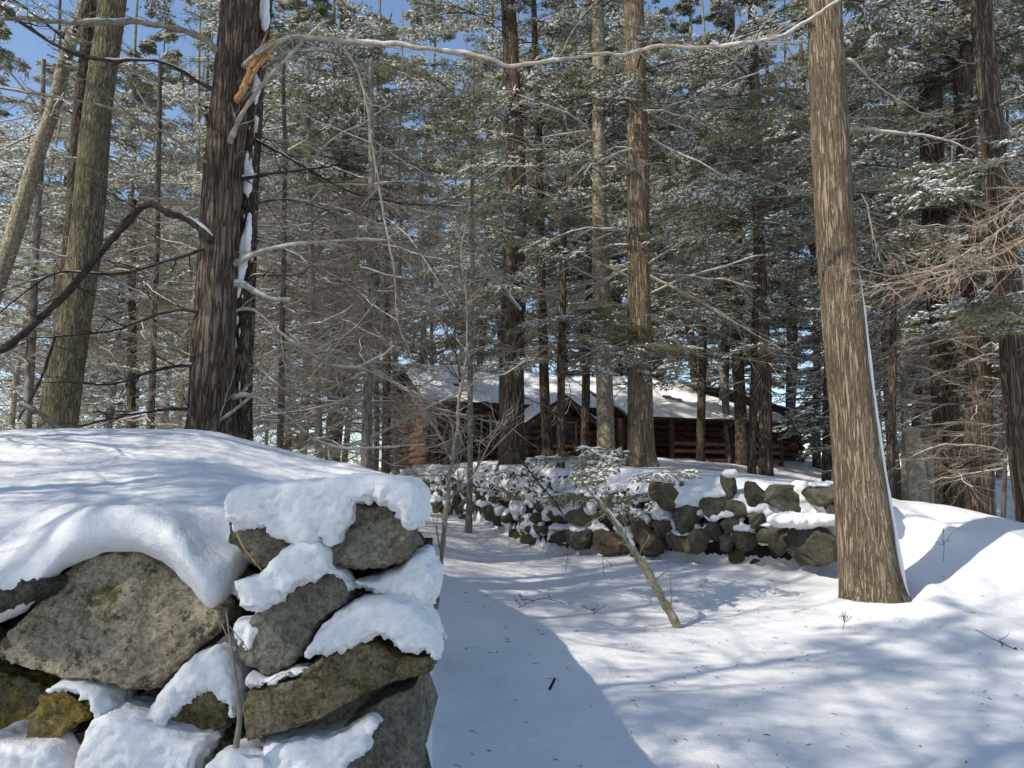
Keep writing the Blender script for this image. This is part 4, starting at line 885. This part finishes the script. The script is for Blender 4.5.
# the broken lichened stem with snowy boughs lying before the wall
t = empty('fallen_tree', P(682, 634, 7.6), 'broken lichened stem leaning from the snow into snowy hemlock boughs', 'fallen tree')
limb(t, [(684, 636, .058), (664, 600, .058), (642, 562, .054), (622, 532, .044), (604, 508, .028), (588, 488, .016), (572, 470, .008)], 8.0, .05, 'lichen', .5, 71, 50, .03, 10, name='stem', sides=12)
R = np.random.default_rng(8); nb_ = 8
b0 = np.array([P(R.uniform(560, 680), R.uniform(435, 500), R.uniform(8.6, 9.8)) for _ in range(nb_)])
o = boughs(b0, R.uniform(2.6, 6.6, nb_), R.uniform(.5, 1.15, nb_), R.normal(0, .2, nb_), R.uniform(.1, .4, nb_), R, nt=18, ns=6, nb=4, leaf=.05, lw=.012, snow=.6, rad=.012)
a = Acc(); a.add(*o['leaf'], 0); a.add(*o['snow'], 1); a.part('foliage', [M['leaf_lit'], M['snow_twig']], t); o['wood'].part('branchwork', [M['wood_grey']], t)
# lit snowy boughs in the middle of the picture, carried by a young hemlock
def bough_tree(label, foot, Y, rects, seed, leafm='leaf_lit', cat='tree', name='young_hemlock', snow=.5, Lr=(.7, 1.6), leaf=.055, stem=True, top=5):
    r = empty(name, P(foot[0], foot[1], Y), label, cat); R = np.random.default_rng(seed)
    if stem: trunk_part([(foot[0], foot[1], 9), (foot[0] + 2, foot[1] - 120, 8), (foot[0] + 4, foot[1] - 240, 5)], Y, r, 'bk_dark', top=top, sides=9, seed=seed)
    pts = []
    for (x0, x1, y0, y1, n) in rects:
        for _ in range(n): pts.append(P(R.uniform(x0, x1), R.uniform(y0, y1), Y + R.uniform(-.9, .9)))
    b = np.array(pts); sx = P(foot[0], 300, Y)[0]; n = len(b); dirx = np.where(b[:, 0] > sx, 0.0, PI)
    az = dirx + R.normal(0, .7, n); L = R.uniform(*Lr, n)
    start = b - np.stack([np.cos(az), np.sin(az), np.zeros(n)], -1) * (L * .5)[:, None]
    o = boughs(start, az, L, R.normal(.05, .12, n), R.uniform(.1, .35, n), R, nt=20, ns=6, nb=4, leaf=leaf, lw=leaf * .26, snow=snow, rad=.012)
    a = Acc(); a.add(*o['leaf'], 0); a.add(*o['snow'], 1); a.part('foliage', [M[leafm], M['snow_twig']], r); o['wood'].part('branchwork', [M['wood_grey']], r)
    # connecting limbs
    K = 5; tt = np.linspace(0, 1, K)[None, :, None]; c = np.stack([np.full(n, sx), np.full(n, Y), start[:, 2] - .25], -1)
    p = c[:, None] * (1 - tt) + start[:, None] * tt; V, q = tubes(p, np.ones((n, 1)) * np.linspace(.014, .008, K)[None], 4); part('limbs', V, [q], M['wood_grey'], r)
    return r
bough_tree('young hemlock holding sunlit snowy boughs in front of the paired trunks', (560, 470), 14.3, [(520, 700, 300, 365, 16), (600, 680, 335, 372, 7), (500, 600, 150, 300, 14), (430, 520, 90, 180, 9)], 81)
bough_tree('grey green hemlock whose snowy sprays fill the air right of the thickest trunk', (385, 470), 13.5, [(290, 480, 60, 150, 16), (270, 470, 150, 240, 15), (300, 420, 20, 80, 8)], 85, leafm='leaf', Lr=(.9, 2.0), leaf=.06, top=7)
bough_tree('dark hemlock with dense snowy sprays left of the leaning giant', (752, 478), 15.5, [(680, 820, 110, 230, 22), (660, 810, 230, 350, 18)], 86, leafm='leaf', Lr=(.9, 2.0), leaf=.06, top=7, snow=.5)
bough_tree('hemlock spreading pale sprays between the two paired trunks and the twiggy stems', (585, 466), 18.5, [(480, 600, 180, 330, 22), (420, 560, 250, 360, 14), (520, 700, 60, 200, 16)], 87, leafm='leaf_lit', Lr=(.9, 2.2), leaf=.07, top=8, snow=.6)
bough_tree('hemlock with wide grey sprays high behind the olive barked trunk', (130, 440), 14.5, [(-10, 200, 90, 200, 18), (90, 210, 210, 400, 22), (0, 90, 200, 330, 12)], 88, leafm='leaf_far', Lr=(.9, 2.0), leaf=.065, top=7, snow=.8)
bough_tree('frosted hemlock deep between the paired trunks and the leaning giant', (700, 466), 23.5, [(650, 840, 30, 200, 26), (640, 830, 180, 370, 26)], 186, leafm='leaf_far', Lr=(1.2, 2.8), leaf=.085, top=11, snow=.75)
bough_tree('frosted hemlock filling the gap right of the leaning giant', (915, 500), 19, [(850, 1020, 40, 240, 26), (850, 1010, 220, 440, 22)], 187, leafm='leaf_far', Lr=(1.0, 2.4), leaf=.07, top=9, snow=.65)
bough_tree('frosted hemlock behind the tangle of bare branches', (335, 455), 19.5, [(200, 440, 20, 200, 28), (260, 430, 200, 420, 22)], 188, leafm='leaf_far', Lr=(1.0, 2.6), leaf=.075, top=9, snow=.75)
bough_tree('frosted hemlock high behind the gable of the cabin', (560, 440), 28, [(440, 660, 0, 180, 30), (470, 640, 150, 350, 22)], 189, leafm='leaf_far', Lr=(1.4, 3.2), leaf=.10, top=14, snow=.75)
bough_tree('young hemlock at the right edge with heavy white snow on its low boughs', (1050, 560), 9.6, [(960, 1040, 285, 330, 9), (930, 1030, 120, 200, 6)], 82, leafm='leaf')
bough_tree('young hemlock with dim snowy sprays high to the right of the leaning giant', (890, 505), 13.0, [(850, 1010, -10, 60, 16), (700, 820, 100, 240, 14), (860, 1000, 60, 260, 10)], 83, leafm='leaf', Lr=(1, 2), leaf=.065)

# laurel shrubs on the wall
def laurel(label, px, py, Y, w, h, seed, n=170):
    c = P(px, py, Y); r = empty('snowy_shrub', c - np.array([0, 0, .3]), label, 'shrub'); R = np.random.default_rng(seed)
    u = R.uniform(-1, 1, (n, 3)); u /= np.maximum(1, np.linalg.norm(u, axis=1))[:, None]
    pos = c + u * np.array([w, .55, h]); az = R.uniform(0, 2 * PI, n); d = np.stack([np.cos(az), np.sin(az), R.uniform(-1.6, -.3, n)], -1); d = unit(d)
    L = R.uniform(.08, .15, n)[:, None]; wv = unit(np.cross(d, R.normal(0, 1, (n, 3)))) * .024
    V = np.stack([pos, pos + d * L * .3 + wv, pos + d * L * .75 + wv * .8, pos + d * L, pos + d * L * .75 - wv * .8, pos + d * L * .3 - wv], 1).reshape(-1, 3)
    o_ = np.arange(n)[:, None] * 6; a = Acc(); a.add(V, np.concatenate([o_ + np.array([[0, 1, 2, 5]]), o_ + np.array([[2, 4, 5, 5]])[:, [0, 1, 2, 2]]])[:n]); a.add(V, o_ + np.array([[2, 3, 4, 5]]))
    K = 5; m = n // 3; tt = np.linspace(0, 1, K)[None, :, None]; foot = c + np.stack([R.normal(0, w * .25, m), R.normal(0, .1, m), np.full(m, -h * 1.1)], -1)
    p = foot[:, None] * (1 - tt) + pos[:m, None] * tt + R.normal(0, .015, (m, K, 3)); V, q = tubes(p, np.ones((m, 1)) * np.linspace(.009, .003, K)[None], 4); part('stems', V, [q], M['wood_twig'], r)
    k = int(n * .62)
    for i in range(k):
        s = R.uniform(.6, 1.25); a.add((ICO1 + ICO1 * (fbm(ICO1 * 2 + i, 2, i) * .4)[:, None]) * np.array([.05 * s, .045 * s, .028 * s]) + pos[i] + np.array([0, 0, .012]) + d[i] * .03, ICOF1, 1)
    a.part('foliage', [M['laurel'], M['snow_twig']], r)
laurel('leafy shrub sagging under snow on the wall, closest to the sapling', 468, 478, 17.6, .7, .3, 91, 120)
laurel('leafy shrub sagging under snow on the wall, below the gable of the cabin', 512, 482, 14.4, .75, .30, 92, 130)
laurel('leafy shrub sagging under snow, nearest the broken lichened stem', 566, 486, 12.9, .7, .3, 93, 120)
laurel('small shrub sagging under snow between the lichened stem and the big wall stones', 630, 500, 12.0, .4, .28, 94, 60)
# big snow laden evergreen at the right end of the cabin
bough_tree('low snow covered evergreen at the right end of the cabin', (826, 482), 17.5, [(800, 850, 400, 455, 26)], 84, leafm='leaf', snow=.9, Lr=(.6, 1.2), top=4)

# small weed stems and sticks standing out of the snow
st = empty('stick', P(550, 694, 5.6), 'short black stick poking up from the smooth shaded snow', 'stick')
limb(st, [(546, 696, .010), (550, 688, .016), (555, 678, .012)], 5.6, .014, 'wood_dark', .3, 99, 12, .005, 0, name='stem')
for i, (px, py, Y, pts, lb) in enumerate([
    (534, 602, 8.3, [(565, 604), (545, 598), (528, 603), (518, 608)], 'dark fallen twig lying on the snow below the shrubs'),
    (585, 610, 8.1, [(580, 606), (596, 612), (606, 614)], 'short bent twig lying on the snow left of the lichened stem'),
    (841, 628, 7.6, [(843, 630), (845, 620), (848, 616)], 'tiny weed stem in the snow before the leaning giant'),
    (942, 560, 9.6, [(943, 562), (944, 540), (943, 528)], 'thin weed stem on the snow slope right of the giant'),
    (985, 640, 7.0, [(975, 630), (995, 640), (1020, 652)], 'thin twig lying on the snow at the right edge'),
    (604, 572, 10, [(604, 575), (603, 555), (606, 540)], 'thin weed stem before the middle of the far wall'),
    (566, 566, 11, [(566, 570), (568, 545), (560, 530)], 'thin weed stem before the shrubs')]):
    Yp = Y; r = empty('weed_stem' if 'weed' in lb else 'fallen_twig', P(px, py, Yp), lb, 'twig')
    limb(r, [(*p, .004) for p in pts], Yp - .02, .004, 'wood_dark', 0, 120 + i, 12, .01, 3, name='stem', tl=.15, sides=4)

# needles, bark flakes and twig bits dropped on the snow: nobody could count them
R = np.random.default_rng(77); n = 1000
lx = R.uniform(-1, 8, n); ly = R.uniform(3, 13, n); k_ = ly < wall_y(lx) - .3; lx, ly = lx[k_], ly[k_]
cl = fbm(np.stack([lx, ly, lx * 0], -1) * 1.3, 3, 4); k_ = (cl > -.02) | (R.uniform(0, 1, len(lx)) < .3); lx, ly = lx[k_], ly[k_]; n = len(lx); lz = gh(lx, ly) + .004
an = R.uniform(0, PI, n); ll = R.uniform(.006, .028, n) * (1 + 2.5 * (R.uniform(0, 1, n) < .06)); p0 = np.stack([lx - np.cos(an) * ll, ly - np.sin(an) * ll, lz], -1); p1 = np.stack([lx + np.cos(an) * ll, ly + np.sin(an) * ll, lz + R.uniform(0, .008, n)], -1)
V, q = tubes(np.stack([p0, (p0 + p1) / 2 + np.array([0, 0, .002]), p1], 1), np.ones((n, 1)) * np.array([[.0012, .0026, .001]]) * R.uniform(.7, 1.6, n)[:, None], 4)
tag(part('forest_litter', V, [q], M['wood_grey'], None), kind='stuff')
# small lumps dropped from the boughs
# ------------------------------------------------------------------ cabin
CO = P(432, 464, 22.0); CO[2] -= .15
ca = empty('log_cabin', CO, 'low red brown log cabin with snow on its roofs and a dark porch', 'cabin')
ux = np.array([.921, .39, 0]); uy = np.array([-.39, .921, 0]); uz = np.array([0, 0, 1.])
def W(s, d, h): return CO + ux * s + uy * d + uz * h
def cbox(a, s0, s1, d0, d1, h0, h1, m=0, hk=None):
    V = [W(s, d, h) for h in (h0, h1) for d in (d0, d1) for s in (s0, s1)]
    a.add(V, np.array([[0, 1, 3, 2], [4, 6, 7, 5], [0, 4, 5, 1], [2, 3, 7, 6], [0, 2, 6, 4], [1, 5, 7, 3]]), m)
def logs(s0, s1, d0, d1, h0, h1, r=.10, gaps=(), jitter=.03, seed=0, over=.18):
    """stacked round logs between two corners"""
    a = Acc(); n = int((h1 - h0) / (r * 1.85)); rs = np.random.default_rng(seed)
    A, Bp = np.array([s0, d0]), np.array([s1, d1]); L = np.linalg.norm(Bp - A); e = (Bp - A) / L
    for i in range(n):
        h = h0 + r + i * (h1 - h0 - 2 * r) / max(1, n - 1); segs = [(-over * rs.uniform(.6, 1.2), L + over * rs.uniform(.6, 1.2))]
        for (g0_, g1_, gh0, gh1) in gaps:
            if gh0 < h < gh1: segs = [x for sgm in segs for x in ((sgm[0], g0_), (g1_, sgm[1])) if x[1] > x[0]]
        for (u0, u1) in segs:
            K = 10; u = np.linspace(u0, u1, K); pp = np.array([W(*(A + e * x), h + rs.normal(0, .008)) for x in u])
            rad = r * (1 + rs.uniform(-.08, .08)) * np.ones(K); pp2 = np.concatenate([pp[:1] , pp, pp[-1:]]); rd = np.concatenate([[.003], rad, [.003]])
            V, q = tubes(pp2[None], rd[None], 9); a.add(V, q)
    return a
DW = 4.6; EH = 1.95; RH = 3.05; LN = 13.4
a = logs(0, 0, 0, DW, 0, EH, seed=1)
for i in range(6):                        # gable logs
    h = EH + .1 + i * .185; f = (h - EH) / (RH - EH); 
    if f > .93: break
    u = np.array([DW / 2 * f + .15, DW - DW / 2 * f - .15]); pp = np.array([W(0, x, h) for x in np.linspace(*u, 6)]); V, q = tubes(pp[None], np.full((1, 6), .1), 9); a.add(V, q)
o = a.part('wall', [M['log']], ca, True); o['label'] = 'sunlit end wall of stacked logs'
a = logs(.0, 2.6, 0, 0, 0, EH, seed=2, gaps=[(1.15, 1.75, .85, 1.55)]); o = a.part('wall', [M['log_shaded']], ca, True)
wa = Acc()
for b in ((1.15, 1.75, .80, .86), (1.15, 1.75, 1.54, 1.60), (1.13, 1.19, .80, 1.60), (1.71, 1.77, .80, 1.60), (1.43, 1.47, .86, 1.54)): cbox(wa, b[0], b[1], -.13, -.05, b[2], b[3])
wo = wa.part('window', [M['trim']], ca); pa = Acc(); cbox(pa, 1.19, 1.71, -.06, -.03, .86, 1.54); pa.part('pane', [M['void']], wo)
a = logs(5.05, LN, .0, .0, 0, EH, seed=3, gaps=[(1.2, 2.1, -1, 1.75)]); a.part('wall', [M['log_shaded']], ca, True)
da = Acc(); cbox(da, 6.27, 7.13, -.05, .0, 0, 1.74); do = da.part('door', [M['log_shaded']], ca); ha = Acc(); V = ICO1 * .04 + W(7.03, -.09, .9); ha.add(V, ICOF1); ha.part('handle', [M['trim']], do)
a = logs(LN, LN, 0, DW, 0, EH, seed=4); a.part('wall', [M['log_shaded']], ca, True)
a = logs(0, LN, DW, DW, 0, EH, seed=5); a.part('wall', [M['log_shaded']], ca, True)
# gabled bay
GD = -1.0; GA = 3.55; GW = 1.15; GE = 1.2; GR = 1.95
a = logs(GA - GW, GA + GW, GD, GD, 0, GE, seed=6, gaps=[(.8, 1.7, .7, 1.35)])
for i in range(6):
    h = GE + .1 + i * .185; f = (h - GE) / (GR - GE)
    if f > .9: break
    pp = np.array([W(x, GD, h) for x in np.linspace(GA - GW * (1 - f) + .08, GA + GW * (1 - f) - .08, 6)]); V, q = tubes(pp[None], np.full((1, 6), .1), 9); a.add(V, q)
a.part('wall', [M['log_shaded']], ca, True)
a = logs(GA - GW, GA - GW, GD, 0, 0, GE, seed=7); a.part('wall', [M['log']], ca, True); a = logs(GA + GW, GA + GW, GD, 0, 0, GE, seed=8); a.part('wall', [M['log_shaded']], ca, True)  # sun side of the bay in the bright logs, other side in the dark
wa = Acc()
for b in ((GA - .47, GA + .47, .64, .70), (GA - .47, GA + .47, 1.35, 1.41), (GA - .49, GA - .43, .64, 1.41), (GA + .43, GA + .49, .64, 1.41), (GA - .02, GA + .02, .70, 1.35)): cbox(wa, b[0], b[1], GD - .13, GD - .05, b[2], b[3])
wo = wa.part('window', [M['log']], ca); pa = Acc(); cbox(pa, GA - .43, GA + .43, GD - .06, GD - .03, .70, 1.35); pa.part('pane', [M['void']], wo)
# roofs: board slab with a lumpy snow layer above
def slope(corners, th, name, mat, parent, lump=0, inset=0, seed=0, nu=60, nv=26, hole=None):
    """corners: eave left, eave right, ridge right, ridge left (world)"""
    c = [np.array(x) for x in corners]; u = np.linspace(0, 1, nu); v = np.linspace(0, 1, nv); U, Vv = np.meshgrid(u, v)
    Pt = ((1 - U) * (1 - Vv))[..., None] * c[0] + (U * (1 - Vv))[..., None] * c[1] + (U * Vv)[..., None] * c[2] + ((1 - U) * Vv)[..., None] * c[3]
    n = np.cross(c[1] - c[0], c[3] - c[0]); n /= np.linalg.norm(n); n = n if n[2] > 0 else -n
    T = np.full(U.shape, th)
    if lump:
        e = np.minimum(np.minimum(U * 30, (1 - U) * 30), np.minimum(Vv * 9, 9)); e = sstep(e, 0, 1.2)
        T = th * e * (1 + lump * fbm(Pt * 1.1 + seed, 4, seed) * 2.2); 
        if hole is not None: T = T * np.clip(hole(U, Vv, Pt), 0, 1)
        T = np.maximum(T, -.02)
    top = Pt + n * T[..., None]; bot = Pt - n * .004
    i1 = np.arange(nu * nv).reshape(nv, nu); f = [np.stack([i1[:-1, :-1], i1[:-1, 1:], i1[1:, 1:], i1[1:, :-1]], -1).reshape(-1, 4)]
    V = np.concatenate([top.reshape(-1, 3), bot.reshape(-1, 3)]); f.append(f[0][:, ::-1] + nu * nv)
    ring = np.concatenate([i1[0, :], i1[1:, -1], i1[-1, -2::-1], i1[-2:0:-1, 0]]); r2 = np.roll(ring, -1); f.append(np.stack([ring, r2, r2 + nu * nv, ring + nu * nv], -1))
    return part(name, V, f, M[mat], parent, bool(lump))
def roof(cs, seed, hole=None, th=.13):
    r = slope(cs, .07, 'roof', 'roofing', ca, nu=4, nv=4); c2 = [x + np.array([0, 0, .075]) for x in cs]
    slope(c2, th, 'snow_layer', 'snow', r, .55, seed=seed, hole=hole, nu=90, nv=30)
ov = .35
shade_gaps = lambda U, V_, Pt: sstep(fbm(Pt * 1.3 + 8, 3, 22) + .2, -.15, .0)  # gaps cut in the snow layer stand in for tree shadow on the roof
roof([W(-ov, -.35, EH - .10), W(5.6, -.35, EH - .10), W(5.6, DW / 2, RH + .12), W(-ov, DW / 2, RH + .12)], 1, shade_gaps)
roof([W(5.6, DW + .35, EH - .10), W(-ov, DW + .35, EH - .10), W(-ov, DW / 2, RH + .12), W(5.6, DW / 2, RH + .12)], 2)
patch = lambda U, V_, Pt: sstep(fbm(Pt * .9 + 4, 3, 12) + .14 - 1.1 * sstep(U, .55, .95) + .5 * (V_ < .3) * (U < .75), -.18, .0)
roof([W(5.6, -1.55, EH - .42), W(LN + ov, -1.55, EH - .42), W(LN - 1.5, DW / 2, RH + .12), W(5.6, DW / 2, RH + .12)], 3, patch)
roof([W(LN + ov, DW + .4, EH - .2), W(5.6, DW + .4, EH - .2), W(5.6, DW / 2, RH + .12), W(LN - 1.5, DW / 2, RH + .12)], 4)
roof([W(LN + ov, -1.55, EH - .42), W(LN + ov, DW + .4, EH - .2), W(LN - 1.5, DW / 2 + .01, RH + .12), W(LN - 1.5, DW / 2 - .01, RH + .12)], 7, patch, .08)
roof([W(GA, GD - .4, GR + .12), W(GA + GW + .3, GD - .4, GE - .12), W(GA + GW + .3, .9, GE - .12), W(GA, 2.0, GR + .12)], 5)
roof([W(GA - GW - .3, GD - .4, GE - .12), W(GA, GD - .4, GR + .12), W(GA, 2.0, GR + .12), W(GA - GW - .3, .9, GE - .12)], 6)
for sgn in (1, -1):
    a = Acc(); p0 = W(GA, GD - .44, GR + .06); p1 = W(GA + sgn * (GW + .34), GD - .44, GE - .22); V, q = tubes(np.array([[p0, p1]]), np.full((1, 2), .07), 4); a.add(V, q); a.part('rake_board', [M['log_shaded']], ca)
# porch
for s_ in (5.4, 7.2, 9.4, 11.4, LN + .1):
    V, q = tubes(np.array([[W(s_, -1.3, -.25), W(s_, -1.3, EH - .42)]]), np.full((1, 2), .085), 8); part('porch_post', V, [q], M['log_shaded'], ca)
for h in (.35, .62, .85):
    V, q = tubes(np.array([[W(7.2, -1.3, h), W(9.4, -1.3, h)]]), np.full((1, 2), .06), 8); part('porch_rail', V, [q], M['log'], ca)
    V, q = tubes(np.array([[W(9.4, -1.3, h), W(11.4, -1.3, h)]]), np.full((1, 2), .06), 8); part('porch_rail', V, [q], M['log'], ca)
a = Acc(); cbox(a, 5.3, LN + .2, -1.4, -.05, -.35, 0.02); a.part('porch_floor', [M['log_shaded']], ca)
a = Acc(); cbox(a, -.1, LN, 0.02, DW, -.6, .02); a.part('foundation', [M['s_far']], ca)

# ------------------------------------------------------------------ the wood behind
def far_tree(x, y, key, sc, grp, label, cat='tree', name='hemlock', tw=None, trk='bk_far'):
    trk = random.choice(['bk_far', 'bk_far', 'bk_far2', 'bk_dark']) if trk == 'bk_far' else trk
    if y > 27 and key: sc = sc * 1.3
    k = ('trunk', trk)
    if k not in TW:
        K = 40; zz = np.linspace(-.6, 20, K); pl = np.stack([fbm(np.stack([zz * .2, zz * 0 + len(TW), zz * 0], -1), 2, 1) * .35, fbm(np.stack([zz * .2, zz * 0 + 5, zz * 0], -1), 2, 2) * .35, zz], -1)
        V, q = tubes(pl[None], (.125 * (1 - np.clip(zz, 0, 20) / 22) + .01)[None], 10); TW[k] = make_mesh('trunk', V, [q], M[trk], None, True)
    r = empty(name, (x, y, g0(x, y)), label, cat, grp); r.rotation_euler = (random.gauss(0, .03), random.gauss(0, .03), random.uniform(0, 6.28)); r.scale = (sc, sc, sc)
    link('trunk', TW[k], r)
    if key:
        c, w = crown(key); link('crown', c, r); link('branchwork', w, r)
    if tw: link('twigs', twigs(tw), r)
    return r
GB = 'snow dusted evergreens deep in the wood'
LB = 'tall snow dusted evergreen in the dense wood behind the cabin and the bank'
def at(px, Y): return (px - 512) / F * Y * 1.0
spots = [(-60, 20, 'hemB'), (20, 24, 'frost'), (70, 30, 'frost'), (120, 26, 'frost'), (165, 34, 'frost'), (200, 22, 'frost'), (-30, 36, 'farA'), (40, 44, 'farA'), (120, 48, 'farB'), (240, 40, 'farB'),
         (250, 18, 'hemB'), (300, 23, 'hemA'), (345, 28, 'hemC'), (385, 24, 'hemB'), (290, 32, 'farA'), (350, 40, 'farB'), (320, 19.5, 'hemC'), (215, 29, 'farA'), (140, 38, 'farA'), (505, 42, 'farA'), (640, 42, 'farA'), (660, 29.5, 'hemC'), (560, 30.5, 'hemC'), (420, 36, 'farA'), (470, 31, 'hemB'), (520, 34, 'hemA'), (575, 33, 'farA'), (620, 31, 'hemA'), (670, 36, 'farB'), (470, 50, 'farA'), (590, 50, 'farB'),
         (700, 32, 'hemA'), (740, 38, 'farA'), (780, 31, 'hemA'), (815, 26, 'hemC'), (740, 52, 'farB'), (850, 22, 'hemA'), (860, 34, 'farA'), (900, 26, 'hemC'), (930, 38, 'farB'), (960, 24, 'hemA'), (1000, 30, 'hemC'), (1040, 22, 'hemB'), (1080, 34, 'farA'),
         (1000, 46, 'farA'), (910, 52, 'farA'), (-120, 28, 'farA'), (1150, 26, 'hemA'), (800, 42, 'farB'), (1060, 17, 'hemA'), (890, 19.5, 'hemC'), (720, 24.5, 'hemB')]
for i, (px, Y, key) in enumerate(spots):
    frost = key == 'frost'
    far_tree(at(px, Y) + random.uniform(-.4, .4), Y + random.uniform(-.8, .8), key, random.uniform(.85, 1.12), 'frost white trees beyond the bank' if frost else GB,
             'frost white slender evergreen standing in the light beyond the snow bank' if frost else LB, 'tree', 'hemlock', 'midA' if Y < 26 else None)
for i in range(16):
    px = [8, 48, 92, 130, 175, 205, 265, 330, 372, 400, 440, 880, 915, 985, 650, 712][i]; Y = random.uniform(20, 40)
    if 400 < px < 830: Y = random.uniform(31, 42)
    far_tree(at(px, Y), Y, None, random.uniform(.55, .95), 'bare slender trees in the wood', 'bare slender tree with snow on its twigs, deep in the wood', 'tree', 'bare_tree', 'bare', 'bk_pale')
# trees that stand out of frame to the left and behind, whose crowns dapple the snow
SH = 'tall hemlock standing in the near wood on the sun side of the clearing'
for (x, y, key, sc) in [(-8.5, -7.0, 'shade', 1.0), (-5.2, -1.2, 'shade', .75), (-12, 5.5, 'shade2', .9), (-6.5, -4.5, 'shade', .9), (-13, -5.0, 'shade2', 1.0), (-2.0, -6.5, 'shade', 1.0), (-5.4, 1.6, 'shade', .58), (-5.6, -.6, None, .85), (-9.5, 7.5, None, .9), (-7.2, 4.4, 'shade', .8), (-6.4, 6.2, None, .8), (-10.2, 2.6, 'shade', .85), (-4.9, 4.9, None, .6), (-3.8, -2.5, None, .8)]:
    far_tree(x, y, key, sc, 'hemlocks on the sun side of the clearing', SH, trk='bk_far', tw='bare')
far_tree(13.5, 6, 'hemB', 1, 'hemlocks on the far side of the clearing', 'tall hemlock standing right of the clearing')

# ------------------------------------------------------------------ light
SUN_EL = math.radians(41); ld = np.array([.84, .54]); ld /= np.linalg.norm(ld)      # where the light travels, on the ground
sd = Vector((ld[0] * math.cos(SUN_EL), ld[1] * math.cos(SUN_EL), -math.sin(SUN_EL)))
sl = bpy.data.lights.new('sun', 'SUN'); so = bpy.data.objects.new('sun', sl); C.objects.link(so)
so.rotation_euler = sd.to_track_quat('-Z', 'Y').to_euler(); so.location = (-20, -8, 20)
sl.energy = 5.0; sl.angle = math.radians(.55); sl.color = (1, .94, .83)
w = bpy.data.worlds.new('World'); scene.world = w; w.use_nodes = True
nt = w.node_tree; bg = nt.nodes['Background']; sky = nt.nodes.new('ShaderNodeTexSky'); sky.sky_type = 'NISHITA'; sky.sun_disc = False
sky.sun_elevation = SUN_EL; sky.sun_rotation = math.atan2(-sd.x, -sd.y); sky.air_density = 1.0; sky.dust_density = .4; sky.ozone_density = 1.5
nt.links.new(sky.outputs[0], bg.inputs[0]); bg.inputs[1].default_value = .2
scene.view_settings.view_transform = 'Standard'; scene.view_settings.look = 'None'; scene.view_settings.exposure = 0
scene.cycles.max_bounces = 6; scene.cycles.diffuse_bounces = 3; scene.cycles.use_denoising = True
